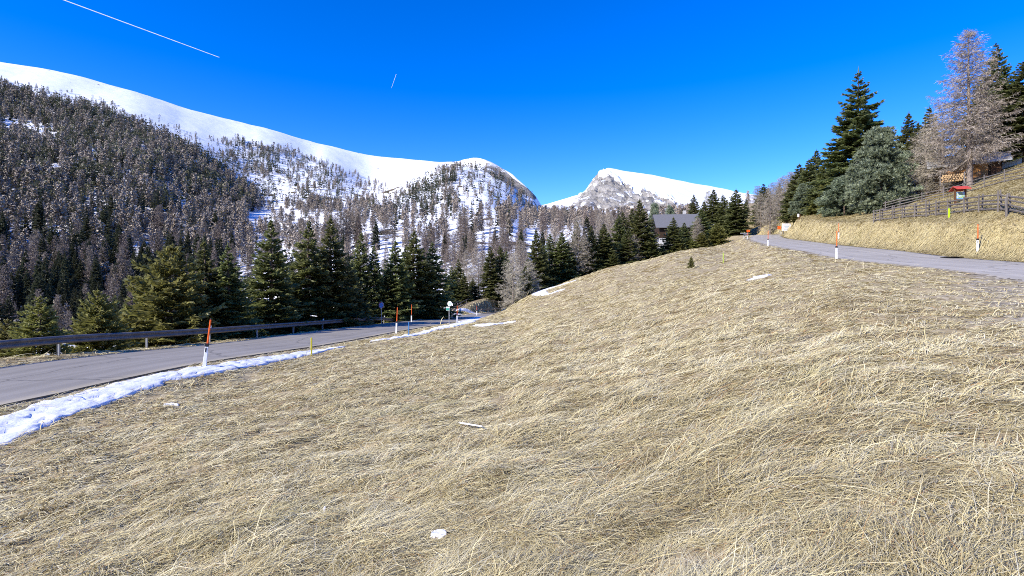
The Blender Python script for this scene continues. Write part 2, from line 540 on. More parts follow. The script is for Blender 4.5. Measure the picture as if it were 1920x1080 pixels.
def noise_n(nt, scale, detail=4, rough=.55, vec=None, dist=0.0):
    n = N(nt, "ShaderNodeTexNoise", Scale=scale, Detail=detail, Roughness=rough, Distortion=dist)
    if vec is None:
        tc = nt.nodes.new("ShaderNodeTexCoord")
        vec = tc.outputs["Object"]
    nt.links.new(vec, n.inputs["Vector"])
    return n.outputs["Fac"]


def bump(nt, b, h, strength=.5, dist=.02):
    n = N(nt, "ShaderNodeBump", Strength=strength, Distance=dist)
    nt.links.new(h, n.inputs["Height"])
    nt.links.new(n.outputs[0], b.inputs["Normal"])


def flat_mat(name, c, rough=.6, var=.25, scale=6, spec=.3, metal=0.0, bmp=0.0):
    """Painted, plastic or metal surface with light wear."""
    m, nt, b = new_mat(name)
    f = noise_n(nt, scale, 5)
    r = ramp(nt, f, [(.3, tuple(x * (1 - var) for x in c)), (.7, tuple(min(1, x * (1 + var * .5)) for x in c))])
    nt.links.new(r.outputs[0], b.inputs["Base Color"])
    b.inputs["Roughness"].default_value = rough
    b.inputs["Specular IOR Level"].default_value = spec
    b.inputs["Metallic"].default_value = metal
    if bmp: bump(nt, b, f, bmp, .01)
    return m


def wood_mat(name, dark, light, scale=3.0, stretch=(1, 1, .08)):
    m, nt, b = new_mat(name)
    tc = nt.nodes.new("ShaderNodeTexCoord")
    mp = N(nt, "ShaderNodeMapping")
    mp.inputs["Scale"].default_value = stretch
    nt.links.new(tc.outputs["Object"], mp.inputs[0])
    f = noise_n(nt, scale * 6, 6, .65, mp.outputs[0])
    g = noise_n(nt, scale * .4, 3)
    r = ramp(nt, f, [(.3, dark), (.68, light)])
    c = mix(nt, g, r.outputs[0], dark, "MIX")
    k = math_n(nt, "MULTIPLY", g, .5)
    c = mix(nt, k, r.outputs[0], dark)
    nt.links.new(c, b.inputs["Base Color"])
    b.inputs["Roughness"].default_value = .85
    bump(nt, b, f, .5, .01)
    return m


def foliage_mat(name, stops, var=.3, trans=.0):
    """Needles: colour from each spray's own tint and each tree's own shade."""
    m, nt, b = new_mat(name)
    at_ = N(nt, "ShaderNodeAttribute", attribute_name="tint")
    oi = nt.nodes.new("ShaderNodeObjectInfo")
    r = ramp(nt, at_.outputs["Fac"], stops)
    hsv = N(nt, "ShaderNodeHueSaturation")
    v = math_n(nt, "MULTIPLY_ADD", oi.outputs["Random"], var)
    v.node.inputs[2].default_value = 1 - var / 2
    nt.links.new(v, hsv.inputs["Value"])
    h2 = math_n(nt, "MULTIPLY_ADD", oi.outputs["Random"], .03)
    h2.node.inputs[2].default_value = .485
    nt.links.new(h2, hsv.inputs["Hue"])
    nt.links.new(r.outputs[0], hsv.inputs["Color"])
    nt.links.new(hsv.outputs[0], b.inputs["Base Color"])
    b.inputs["Roughness"].default_value = .5
    b.inputs["Specular IOR Level"].default_value = .3
    if trans:
        tr = nt.nodes.new("ShaderNodeBsdfTranslucent")
        nt.links.new(hsv.outputs[0], tr.inputs["Color"])
        mx = nt.nodes.new("ShaderNodeMixShader")
        mx.inputs[0].default_value = trans
        nt.links.new(b.outputs[0], mx.inputs[1])
        nt.links.new(tr.outputs[0], mx.inputs[2])
        nt.links.new(mx.outputs[0], nt.nodes["Material Output"].inputs["Surface"])
    return m


def terrain_mat(name):
    m, nt, b = new_mat(name)
    tc = nt.nodes.new("ShaderNodeTexCoord")
    vec = tc.outputs["Object"]
    n1 = noise_n(nt, .35, 5, .6, vec)
    n2 = noise_n(nt, 3.5, 6, .7, vec)
    n3 = noise_n(nt, 28, 4, .7, vec)
    s = math_n(nt, "MULTIPLY_ADD", n2, .55)
    nt.links.new(math_n(nt, "MULTIPLY", n3, .45), s.node.inputs[2])
    g = ramp(nt, s, [(.28, (.145, .108, .06)), (.45, (.30, .24, .14)), (.6, (.43, .37, .235)), (.75, (.55, .49, .34))])
    tint = ramp(nt, n1, [(.35, (.98, .95, .90)), (.65, (1.0, 1.0, 1.0))])
    grass = mix(nt, 1.0, g.outputs[0], tint.outputs[0], "MULTIPLY")
    # gravel verge
    gv = N(nt, "ShaderNodeTexVoronoi", Scale=7.0)
    nt.links.new(vec, gv.inputs["Vector"])
    gr = ramp(nt, gv.outputs["Color"], [(.1, (.10, .085, .062)), (.5, (.28, .245, .19)), (.9, (.50, .455, .38))])
    a_g = N(nt, "ShaderNodeAttribute", attribute_name="gravel")
    col = mix(nt, a_g.outputs["Fac"], grass, gr.outputs[0])
    # bare forest floor where the snow has gone
    a_f = N(nt, "ShaderNodeAttribute", attribute_name="litter")
    fl = ramp(nt, n2, [(.3, (.055, .042, .025)), (.7, (.17, .13, .075))])
    col = mix(nt, a_f.outputs["Fac"], col, fl.outputs[0])
    # rock
    rn = noise_n(nt, .02, 12, .72, vec, 1.0)
    rk = ramp(nt, rn, [(.32, (.14, .13, .12)), (.5, (.33, .31, .28)), (.68, (.52, .49, .45))])
    a_r = N(nt, "ShaderNodeAttribute", attribute_name="rock")
    col = mix(nt, a_r.outputs["Fac"], col, rk.outputs[0])
    # snow
    a_s = N(nt, "ShaderNodeAttribute", attribute_name="snow")
    sn = noise_n(nt, .09, 9, .65, vec)
    e = math_n(nt, "ADD", a_s.outputs["Fac"], math_n(nt, "MULTIPLY_ADD", sn, .9))
    e.node.inputs[1].links[0].from_node.inputs[2].default_value = -.45
    e2 = N(nt, "ShaderNodeMapRange")
    e2.inputs[1].default_value, e2.inputs[2].default_value = .44, .56
    nt.links.new(e, e2.inputs[0])
    sc = ramp(nt, sn, [(.3, (.70, .73, .77)), (.6, (.82, .83, .84))])
    col = mix(nt, e2.outputs[0], col, sc.outputs[0])
    nt.links.new(col, b.inputs["Base Color"])
    b.inputs["Roughness"].default_value = .9
    b.inputs["Specular IOR Level"].default_value = .1
    # relief: stones and thatch near by, crags on the rock
    br = N(nt, "ShaderNodeBump", Strength=.9)
    nt.links.new(math_n(nt, "MULTIPLY", a_r.outputs["Fac"], 30.0), br.inputs["Distance"])
    nt.links.new(rn, br.inputs["Height"])
    bn = N(nt, "ShaderNodeBump", Strength=.6, Distance=.04)
    nt.links.new(n2, bn.inputs["Height"])
    nt.links.new(br.outputs[0], bn.inputs["Normal"])
    nt.links.new(bn.outputs[0], b.inputs["Normal"])
    return m


def snow_mat(name):
    m, nt, b = new_mat(name)
    f = noise_n(nt, 5, 6, .6)
    r = ramp(nt, f, [(.25, (.66, .68, .72)), (.5, (.80, .81, .83))])
    dirt = ramp(nt, noise_n(nt, 22, 5, .7), [(.58, (0, 0, 0)), (.72, (1, 1, 1))])
    nt.links.new(mix(nt, dirt.outputs[0], r.outputs[0], (.30, .26, .19)), b.inputs["Base Color"])
    b.inputs["Roughness"].default_value = .6
    bump(nt, b, noise_n(nt, 9, 5, .6), .5, .03)
    return m


def asphalt_mat(name, c0, c1):
    m, nt, b = new_mat(name)
    tc = nt.nodes.new("ShaderNodeTexCoord")
    fine = noise_n(nt, 60, 3, .7, tc.outputs["Object"])
    big = noise_n(nt, .25, 6, .6, tc.outputs["Object"])
    a = N(nt, "ShaderNodeAttribute", attribute_name="lane")       # 0..1 across the road
    wv = N(nt, "ShaderNodeTexNoise", Scale=1.0, Detail=4.0)
    cb = nt.nodes.new("ShaderNodeCombineXYZ")
    nt.links.new(math_n(nt, "MULTIPLY", a.outputs["Fac"], 9.0), cb.inputs[0])
    nt.links.new(cb.outputs[0], wv.inputs["Vector"])
    t = math_n(nt, "ADD", math_n(nt, "MULTIPLY", wv.outputs["Fac"], .5), math_n(nt, "ADD", math_n(nt, "MULTIPLY", big, .3), math_n(nt, "MULTIPLY", fine, .2)))
    r = ramp(nt, t, [(.36, c0), (.62, c1)])
    vo = N(nt, "ShaderNodeTexVoronoi", Scale=.22)
    vo.feature = "DISTANCE_TO_EDGE"
    wp = nt.nodes.new("ShaderNodeVectorMath"); wp.operation = "ADD"
    nz = N(nt, "ShaderNodeTexNoise", Scale=.8, Detail=5.0)
    nt.links.new(tc.outputs["Object"], nz.inputs["Vector"])
    nt.links.new(tc.outputs["Object"], wp.inputs[0]); nt.links.new(nz.outputs["Color"], wp.inputs[1])
    nt.links.new(wp.outputs[0], vo.inputs["Vector"])
    ck = ramp(nt, vo.outputs["Distance"], [(.0, (.45, .45, .45)), (.012, (1, 1, 1))])
    r2 = mix(nt, .85, r.outputs[0], ck.outputs[0], "MULTIPLY")
    nt.links.new(r2, b.inputs["Base Color"])
    b.inputs["Roughness"].default_value = .8
    bump(nt, b, fine, .25, .004)
    return m


M = {}
M["terrain"] = terrain_mat("hill_ground")
M["snow"] = snow_mat("old_snow")
M["asphalt"] = asphalt_mat("asphalt_grey", (.205, .188, .158), (.33, .305, .262))
M["asphalt_pale"] = asphalt_mat("asphalt_pale", (.27, .25, .212), (.42, .392, .34))
M["white"] = flat_mat("white_plastic", (.8, .8, .79), .45, .12)
M["black"] = flat_mat("black_plastic", (.02, .02, .022), .5, .2)
M["orange"] = flat_mat("orange_plastic", (.85, .13, .02), .45, .15)
M["red"] = flat_mat("red_paint", (.62, .03, .025), .5, .15)
M["blue"] = flat_mat("blue_paint", (.07, .36, .85), .45, .15)
M["bluestake"] = flat_mat("blue_stake_paint", (.03, .16, .38), .6, .2)
M["yellow"] = flat_mat("yellow_paint", (.55, .48, .03), .6, .2)
M["lime"] = flat_mat("lime_paint", (.5, .75, .02), .6, .15)
M["green"] = flat_mat("green_paint", (.02, .22, .17), .5, .2)
M["steel"] = flat_mat("zinc_steel", (.42, .43, .44), .45, .2, 4, .5, .6)
M["brownsteel"] = flat_mat("weathered_brown_steel", (.17, .15, .135), .5, .35, 3, .4, 0.0)
M["greywood"] = wood_mat("weathered_grey_wood", (.085, .075, .068), (.25, .225, .205))
M["brownwood"] = wood_mat("brown_stained_wood", (.06, .03, .015), (.19, .09, .04))
M["darkwood"] = wood_mat("dark_chalet_wood", (.018, .011, .007), (.06, .035, .02))
M["plank"] = wood_mat("fresh_larch_planks", (.34, .15, .045), (.62, .31, .11), 3, (6, 1, .05))
M["logend"] = wood_mat("split_firewood", (.3, .19, .09), (.62, .44, .25), 5, (1, 1, 1))
M["shingle"] = wood_mat("grey_shingles", (.09, .09, .095), (.21, .21, .22), 4, (1, .3, 1))
M["redroof"] = flat_mat("red_sheet_roof", (.50, .07, .045), .5, .2)
M["plaster"] = flat_mat("white_plaster", (.72, .73, .74), .9, .1)
M["stone"] = flat_mat("pale_stone", (.45, .44, .42), .9, .35, 3)
M["glass"] = flat_mat("window_glass", (.03, .035, .045), .1, .1, 2, .6)
M["metalroof"] = flat_mat("grey_sheet_roof", (.33, .34, .35), .45, .25, 2, .4)
M["bark"] = wood_mat("conifer_bark", (.07, .05, .038), (.20, .155, .12), 4)
M["larchbark"] = wood_mat("larch_bark", (.13, .10, .08), (.36, .30, .26), 4)
M["spruce"] = foliage_mat("spruce_needles", [(0, (.036, .05, .02)), (.5, (.155, .175, .058)), (1, (.46, .46, .20))], .4, .55)
M["youngspruce"] = foliage_mat("young_spruce_needles", [(0, (.08, .082, .026)), (.5, (.24, .24, .062)), (1, (.50, .48, .19))], .3, .4)
M["pine"] = foliage_mat("stone_pine_needles", [(0, (.035, .05, .026)), (.5, (.25, .30, .185)), (1, (.56, .62, .43))], .2, .4)
M["larch"] = foliage_mat("bare_larch_twigs", [(0, (.14, .118, .09)), (.5, (.35, .305, .235)), (1, (.56, .505, .41))], .25)
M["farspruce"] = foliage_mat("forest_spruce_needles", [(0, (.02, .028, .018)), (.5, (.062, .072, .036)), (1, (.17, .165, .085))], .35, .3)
M["farlarch"] = foliage_mat("forest_larch_twigs", [(0, (.09, .072, .056)), (.5, (.185, .145, .112)), (1, (.34, .27, .21))], .5)
M["contrail"] = flat_mat("ice_vapour", (.85, .85, .88), 1.0, .02, .0005, 0)
_nt = M["contrail"].node_tree
_tp = _nt.nodes.new("ShaderNodeBsdfTransparent")
_mx = _nt.nodes.new("ShaderNodeMixShader")
_nt.links.new(math_n(_nt, "MULTIPLY_ADD", noise_n(_nt, .004, 4), .6), _mx.inputs[0])
_mx.inputs[0].links[0].from_node.inputs[2].default_value = .25
_nt.links.new(_tp.outputs[0], _mx.inputs[1])
_nt.links.new(_nt.nodes["Principled BSDF"].outputs[0], _mx.inputs[2])
_nt.links.new(_mx.outputs[0], _nt.nodes["Material Output"].inputs["Surface"])

# ------------------------------------------------------------------ build the terrain grid
th = np.concatenate([np.radians(np.arange(-180, -84, 3.0)), np.radians(np.arange(-84, -49.9, .6)),
                     np.radians(np.arange(-49.8, 49.9, .135)), np.radians(np.arange(50.2, 84, .6)), np.radians(np.arange(84, 180.1, 3.0))])
SEG = [16, 46, 56, 64, 74, 74, 44, 36, 44, 46, 46, 34, 42, 8, 8, 60, 66, 6]
kl, kz = knots(th)
rows = []
for k, n in enumerate(SEG):
    for i in range(n):
        rows.append(kl[:, k] + (kl[:, k + 1] - kl[:, k]) * i / n)
rows.append(kl[:, -1])
LRg = np.array(rows)                         # rings x columns
KROW = np.concatenate([[0], np.cumsum(SEG)])
NR, NC = LRg.shape
RG = np.exp(LRg)
XG = RG * np.sin(th)[None, :]
YG = RG * np.cos(th)[None, :]
ZG = ground(XG.ravel(), YG.ravel()).reshape(NR, NC)
UG, VG = project(XG, YG, ZG)

# surface masks
x, y, z, u, v, r = (a.ravel() for a in (XG, YG, ZG, UG, VG, RG))
front = y > 5
big = fbm(x / 60, y / 60, 4)
med = fbm(x / 14, y / 14, 4)
snow = np.zeros(len(x))
hill = smooth(85, 150, r) * smooth(1370, 1250, np.where(front, u, 2000))
snow = np.where(hill > 0, hill * (.80 + .35 * big), 0)
low = (1 - smooth(20, 70, z))
snow -= (low * .05 + low * .30 * np.maximum(0, med)) * (hill > 0)
snow += smooth(180, 300, z) * .5
ridge_bare = smooth(.25, .7, fbm(x / 45, y / 28, 4)) * smooth(600, 900, r)
snow -= ridge_bare * .35 + .6 * smooth(.42, .7, fbm(x / 16, y / 10 + 70, 3)) * smooth(550, 800, r)
leftbank = (s_ := smooth(-2, -14, z)) * smooth(130, 60, r)
snow = np.where((r < 130) & (x < 0) & (z < -5.2), .32 + .5 * med, snow)
knoll = in_poly([(905, 318), (912, 300), (932, 306), (962, 334), (1010, 368), (1000, 374), (950, 345), (925, 330)], u, v) & (r > 900)
snow -= knoll * (.55 + .6 * np.maximum(0, med))
rock = np.zeros(len(x))
pk = r > 1900
un, vn = u + fbm(x / 90, y / 90, 3) * 7, v + fbm(x / 90 + 50, y / 90, 3) * 7
inrock = in_poly(ROCK, un, vn) & pk
gul = fbm(x / 70 + z / 90, y / 160 + z / 60, 4)
rock[inrock] = 1
snow = np.where(pk, np.where(inrock, .02 + .75 * smooth(.2, .55, gul) + .35 * (fbm(x / 35, y / 35, 3) > .45), 1.0 + .1 * med), snow)
rock[knoll] = .8
litter = np.where(hill > 0, smooth(60, 130, r), 0)
litter = np.where((x < 0) & (z < -4.6) & (r < 160), 1.0, litter)
litter = np.where((u > 1330) & front & (r > 66) & (x > 30), smooth(70, 110, r) * .6 * (u > 1450), litter)
k = np.nonzero(r < 140)[0]
d2, h2, s2, _ = line_dist(right_c, x[k], y[k])
d1, h1, s1, _ = line_dist(left_c, x[k], y[k])
gravel = np.zeros(len(x))
lay = smooth(-.8, .8, s2 + 3.6 + (21 - y[k]) * .63 + .9 * fbm(x[k] / 2.2, y[k] / 2.2, 3)) * (s2 < 0) * (1 - smooth(20, 24, y[k])) * (y[k] > 0)
gravel[k] = np.maximum(lay * np.clip(.75 + 1.2 * fbm(x[k] / 1.2, y[k] / 1.2, 4), 0, 1), (1 - smooth(RW / 2, RW / 2 + .7, d2)) * .9)
gravel[k] = np.maximum(gravel[k], (1 - smooth(LW / 2 + .1, LW / 2 + .9, d1)) * .8)
snow[k] = np.where((d1 < LW / 2 + 3) | (d2 < RW / 2 + 12), 0, snow[k])
ATT = {"snow": snow, "rock": rock, "litter": litter, "gravel": gravel}
idx = np.arange(NR * NC).reshape(NR, NC)


def grid_part(name, r0, r1, c0=0, c1=None, label=None, cat=None):
    c1 = NC - 1 if c1 is None else c1
    sub = idx[r0:r1 + 1, c0:c1 + 1]
    h, w = sub.shape
    loc = np.arange(h * w).reshape(h, w)
    f = np.stack([loc[:-1, :-1], loc[:-1, 1:], loc[1:, 1:], loc[1:, :-1]], -1).reshape(-1, 4)[:, ::-1]
    s = sub.ravel()
    me = np_mesh(name, np.stack([x[s], y[s], z[s]], 1), f, M["terrain"], True, {a: b[s] for a, b in ATT.items()})
    o = link(name, me)
    return tag(o, label, cat, None, "structure")


cam_c0 = int(np.searchsorted(th, math.atan((1030 - 960) / F)))
grid_part("ground", 0, KROW[7], label="meadow of dry matted straw-coloured grass sloping down between the two roads", cat="meadow")
grid_part("mountainside", KROW[7], KROW[14], label="snow covered mountainside with its long bare ridge above the forest", cat="mountain")
grid_part("rocky_mountain", KROW[14], NR - 1, label="distant snowy peak with a grey rock face on its left side", cat="mountain")


# ------------------------------------------------------------------ roads
def road_mesh(name, edge, width, m, label, side=1, crown=.03, thick=.07):
    nrm = normals2(edge) * side
    nw = 13
    W = np.linspace(0, 1, nw)
    wob = fbm(edge[:, 0] / 1.4, edge[:, 1] / 1.4, 2) * .05
    vs, lane = [], []
    for i, (p, n) in enumerate(zip(edge, nrm)):
        for j, t in enumerate(W):
            off = t * width + (wob[i] if j == 0 else (-wob[i] if j == nw - 1 else 0))
            vs.append((p[0] + n[0] * off, p[1] + n[1] * off, p[2] + crown * (1 - (2 * t - 1) ** 2) + (.06 * t if side > 0 else 0)))
            lane.append(t)
    top = len(vs)
    for i in range(len(edge)):
        for j in (0, nw - 1):
            p = vs[i * nw + j]
            vs.append((p[0], p[1], p[2] - thick - .12)); lane.append(W[j])
    fs = []
    for i in range(len(edge) - 1):
        for j in range(nw - 1):
            q = (i * nw + j, i * nw + j + 1, (i + 1) * nw + j + 1, (i + 1) * nw + j)
            fs.append(q[::-1] if side > 0 else q)
        a, b = top + 2 * i, top + 2 * i + 2
        fs.append((i * nw, a, b, (i + 1) * nw)[::1])
        fs.append((i * nw + nw - 1, a + 1, b + 1, (i + 1) * nw + nw - 1)[::-1])
    o = link(name, np_mesh(name, vs, fs, m, True, {"lane": lane}))
    return tag(o, label, "road", None, "structure")


road_l = road_mesh("road", ln_edge, LW, M["asphalt"], "grey asphalt road with a guardrail, below the meadow", -1)
road_r = road_mesh("upper_road", rn_edge, RW, M["asphalt_pale"], "pale asphalt road climbing past the meadow below the grassy bank", 1)
# utility cover in the upper road
cp = pix(1785, 485.5, 20, 60)
b = MB()
b.disc((0, 0, 0), .55, .03, 24)
cov = b.build("manhole_cover", M["black"])
cov.rotation_euler = (R(-90), 0, 0)
_d, hh, ss, _i = line_dist(rn_edge, np.array([cp.x]), np.array([cp.y]))
cov.location = (cp.x, cp.y, float(hh[0]) + .03 + .06 * float(ss[0]) / RW + .018)
tag(cov, "dark round cover set in the pale upper road", "manhole cover")


# ------------------------------------------------------------------ snow lying on the ground
def snow_ribbon(name, line_pts, widths, label, thick=.06, seed=0, nw=36, step=.12):
    """Snow lying along a line of photo-measured ground points; it dips under the grass where it has melted out."""
    L = spline(line_pts, step)
    nrm = normals2(L)
    tt = np.linspace(0, 1, len(L))
    wd = np.interp(tt, np.linspace(0, 1, len(widths)), widths)
    T = np.linspace(-1.25, 1.25, nw)
    X = L[:, 0][:, None] + nrm[:, 0][:, None] * T[None] * wd[:, None] / 2
    Y = L[:, 1][:, None] + nrm[:, 1][:, None] * T[None] * wd[:, None] / 2
    g = ground(X.ravel(), Y.ravel()).reshape(X.shape)
    edge = fbm(X / .55 + seed, Y / .55, 4) * .42 + fbm(X / 2.0 + seed, Y / 2.0, 2) * .42 - .08
    prof = 1 - np.abs(T[None]) ** 2.2 + edge
    endf = smooth(0, .04, tt)[:, None] * smooth(1, .96, tt)[:, None]
    hgt = np.clip(prof * endf, -1, .75) - .18
    surf = fbm(X / .5, Y / .5 + seed, 3) * .02 - .05 * smooth(.35, .6, fbm(X / .22 + 9, Y / .22 + seed, 2))
    Z = g + np.where(hgt > 0, .02 + thick * np.sqrt(np.maximum(hgt, 0)) * 1.1 + surf, hgt * .6)
    h, w = X.shape
    loc = np.arange(h * w).reshape(h, w)
    f = np.stack([loc[:-1, :-1], loc[:-1, 1:], loc[1:, 1:], loc[1:, :-1]], -1).reshape(-1, 4)
    o = link(name, np_mesh(name, np.stack([X, Y, Z], -1).reshape(-1, 3), f[:, ::-1], M["snow"], True))
    return tag(o, label, "snow", None, "stuff"), L, wd


SNOW_LINES = []


def strip(name, pts, widths, label, y0, y1, **kw):
    P3 = [pix(a, b_, y0, y1) for a, b_ in pts]
    o, L, wd = snow_ribbon(name, P3, widths, label, **kw)
    SNOW_LINES.append((L, wd))
    return o


strip("snow_strip", [(-90, 858), (-10, 822), (60, 790), (140, 760), (230, 730), (320, 707), (420, 690), (520, 673), (600, 659), (648, 650)],
      [1.2, 1.35, 1.25, 1.25, 1.15, 1.05, 1.0, .95, .8, .35], "long band of old snow in the ditch beside the grey road", 5, 40, seed=3)
strip("snow_strip", [(680, 643), (725, 637), (770, 629), (820, 618), (860, 608), (885, 600), (902, 594)],
      [.5, 1.1, 1.7, 2.1, 2.6, 3.0, 2.2], "far band of old snow in the ditch past the blue stake", 20, 90, seed=8)
strip("snow_patch", [(888, 611), (905, 611), (925, 609), (945, 606), (965, 605)], [1.0, 1.5, 1.0, .9, .4], "small white snow patch on the grass just above the ditch", 25, 90, seed=5)
strip("snow_patch", [(990, 553), (1020, 544), (1050, 535), (1078, 527)], [2.0, 4.0, 4.5, 1.6], "upper white snow patch at the foot of the trees along the meadow edge", 40, 130, seed=15, step=.3)
strip("snow_patch", [(990, 553.5), (1020, 551), (1045, 546), (1062, 542)], [.8, 2.0, 2.2, .7], "lower narrow snow patch at the meadow edge", 40, 130, seed=25, step=.3)
strip("snow_patch", [(1408, 522.5), (1418, 521), (1430, 520), (1440, 519)], [.5, 1.4, 1.3, .3], "lone snow patch in the upper meadow under the road", 15, 60, seed=35, nw=24)
strip("snow_patch", [(-20, 800), (20, 790), (50, 784), (60, 782)], [.5, .45, .35, .2], "broken snow crumbs between road edge and the snow band", 6, 20, seed=45, nw=24)
strip("snow_patch", [(805, 1013), (815, 1009), (826, 1008), (833, 1011)], [.06, .10, .09, .05], "small bluish lump of snow in the near grass", 2, 8, seed=55, nw=16, step=.01, thick=.035)
strip("snow_patch", [(300, 762), (318, 760), (338, 761)], [.05, .10, .07], "crumbs of snow in the grass right of the snow band", 5, 20, seed=65, nw=16, step=.03, thick=.04)
strip("snow_patch", [(605, 968), (613, 966)], [.05, .05], "tiny white snow crumb beside the dark furrow", 2, 10, seed=75, nw=12, step=.01)
strip("snow_patch", [(770, 604), (790, 600), (815, 596), (845, 590), (862, 586)], [.6, 1.0, 1.4, 1.8, 1.8], "snow band on the far verge under the dark spruces", 40, 95, seed=85)
strip("snow_patch", [(852, 583), (880, 584), (905, 588)], [1.0, 1.6, 1.0], "snow bank at the road bend below the timber fences", 60, 110, seed=95)

# ------------------------------------------------------------------ dry grass
def grass(name, n_tuft, r0, r1, per, label, seed, width_px=.44, bank_only=False, a0=R(-52), a1=R(52), size=1.0, beyond=False):
    g = np.random.default_rng(seed)
    q = g.random(n_tuft)
    pw = -.55                                              # denser near by, thinner far off
    rr = ((r0 ** pw) + q * (r1 ** pw - r0 ** pw)) ** (1 / pw)
    tt = a0 + (a1 - a0) * g.random(n_tuft)
    X, Y = rr * np.sin(tt), rr * np.cos(tt)
    d1, _h, s1, _ = line_dist(left_c, X, Y)
    d2, _h, s2, _ = line_dist(right_c, X, Y)
    ok = ((s1 > LW / 2 + .14) | ((s1 < -LW / 2 - .22) & (d1 < LW / 2 + 2.2) & (X < 0))) & (d2 > RW / 2 + .25)
    # thin on the gravel lay-by
    gvl = smooth(-.8, .8, s2 + 3.6 + (21 - Y) * .63 + .9 * fbm(X / 2.2, Y / 2.2, 3)) * (s2 < 0) * (1 - smooth(20, 24, Y))
    ok &= g.random(n_tuft) > gvl * .72
    for L, wd in SNOW_LINES:
        dd, _h, ss, ii = line_dist(L, X, Y)
        e = fbm(X / .55, Y / .55, 3) * .12
        ok &= ~((dd < wd[ii] * (.36 + e)) & (ii > 0) & (ii < len(L) - 1))
    if not bank_only:
        worn = fbm(X / (.32 + .02 * rr), Y / (.22 + .02 * rr) + 90, 3)
        ok &= ~((worn > .42) & (g.random(n_tuft) < .78))
    kk = np.nonzero(rr < 7)[0]
    if len(kk):
        df, _h, _s, fi = line_dist(FURROW, X[kk], Y[kk])
        ok[kk] &= ~((df < .032 + .02 * fbm(X[kk] / .2, Y[kk] / .2, 2)) & (fbm(X[kk] / .5 + 4, Y[kk] / .5, 2) > -.35))
    zz = base_height(X, Y)
    uu, vv = project(X, Y, zz)
    crest = np.interp(uu, [0, 800, 850, 905, 960, 1000, 1080, 1200, 1300, 1380, 1450], [60, 62, 66, 72, 84, 94, 106, 117, 124, 128, 140])
    if beyond: crest = crest + 60
    ok &= (((Y < crest + 4) | ((s1 < 0) & (Y < 60))) & (s2 < 0)) if not bank_only else (s2 > 0)
    X, Y, rr, s2 = X[ok], Y[ok], rr[ok], s2[ok]
    n = len(X)
    # combed direction, swirling slowly; tufts share it
    sw = fbm(X / 4.5 + 3, Y / 3.0, 3)
    ang = R(4) + sw * .28 + fbm(X / (.40 + rr * .02), Y / (.32 + rr * .02) + 31, 2) * 1.35
    ang += g.normal(0, .42, n)
    flip = g.random(n) < .12
    ang = np.where(flip, ang + g.uniform(-2, 2, n), ang)
    bank = s2 > 0
    ang = np.where(bank, ang * .35 + math.pi * 1.17, ang)
    tone = np.clip(.50 + .17 * fbm(X / 5.0 + 7, Y / 3.2, 3) + .36 * fbm(X / .7, Y / .45 + 5, 2) + g.normal(0, .10, n), 0, 1)
    if bank_only: tone = .36 + .20 * fbm(X / 2.0, Y / 2.0, 3)
    grn = np.clip(smooth(.30, .75, fbm(X / 3.2 + 60, Y / 2.4, 3)) * .45 + (g.random(n) < .02) * .5, 0, 1)
    hgt = np.clip(.75 + .7 * fbm(X / 1.3, Y / .9 + 77, 3), .25, 1.7)
    short = smooth(-14, -8, s2) * (s2 < 0) * smooth(5, 8, rr)
    hgt = hgt * (1 - .45 * short)
    px = rr / 512.0
    # expand to blades
    I = np.repeat(np.arange(n), per)
    m = len(I)
    sc = np.maximum(1.0, (rr / 9.0) ** .55)[I] * size
    bx = X[I] + g.normal(0, .075, m) * sc
    by = Y[I] + g.normal(0, .075, m) * sc
    bz = ground(bx, by)
    A = ang[I] + g.normal(0, .34, m) + (g.random(m) < .15) * g.normal(0, 1.0, m)
    ln = np.clip(g.lognormal(-1.80, .40, m), .05, .42) * sc * (.7 + .4 * hgt[I])
    lift = np.clip(np.clip(g.normal(.14, .12, m), .015, .6) * hgt[I], .012, .27)
    lift = lift * (1 - .55 * smooth(9, 38, rr))[I]
    lift = np.where(g.random(m) < .0012, g.uniform(.35, .9, m), lift)
    W = np.maximum(.0019, px[I] * width_px) * g.uniform(.6, 1.3, m) * .5
    dx, dy = np.cos(A), np.sin(A)
    bend = g.normal(0, .35, m)
    t = np.array([0, .3, .65, 1.0])
    wt = np.array([.8, 1.0, .75, .12])
    pts = np.empty((m, 4, 3)); side = np.empty((m, 4, 3))
    for k in range(4):
        ca = A + bend * t[k]
        pts[:, k, 0] = bx + np.cos(ca) * ln * t[k]
        pts[:, k, 1] = by + np.sin(ca) * ln * t[k]
        arch = lift * ln * (np.sin(math.pi * min(t[k] * .8 + .02, 1)) * 1.1 + .12 * t[k])
        pts[:, k, 2] = arch
        tilt = g.uniform(-.6, .6, m) if k == 0 else tilt
        side[:, k, 0] = -np.sin(ca) * W * wt[k]
        side[:, k, 1] = np.cos(ca) * W * wt[k]
        side[:, k, 2] = tilt * W * wt[k]
    # follow the slope: sample the ground at the tip
    tz = ground(pts[:, 3, 0], pts[:, 3, 1], False) - ground(bx, by, False)
    for k in range(4):
        pts[:, k, 2] += bz + tz * t[k] - .004 + .012 * sc * g.random(m) * (k > 0)
    V = np.stack([pts - side, pts + side], 2).reshape(m * 8, 3)
    b0 = (np.arange(m) * 8)[:, None]
    quad = np.array([[0, 1, 3, 2], [2, 3, 5, 4], [4, 5, 7, 6]])
    Fc = (b0[:, None, :] + quad[None]).reshape(-1, 4)
    # blade colours: straw, bleached, grey-brown, a few green or rusty
    calm = (1 - .62 * smooth(9, 38, rr))[I] * (.55 if bank_only else 1)
    mid_ = .36 if bank_only else .52
    tb = np.clip(mid_ + (tone[I] - mid_) * (.4 + .6 * calm) + g.normal(0, .17, m) * calm, 0, 1)
    c0, c1, c2 = np.array([.225, .172, .08]), np.array([.555, .475, .245]), np.array([.75, .685, .455])
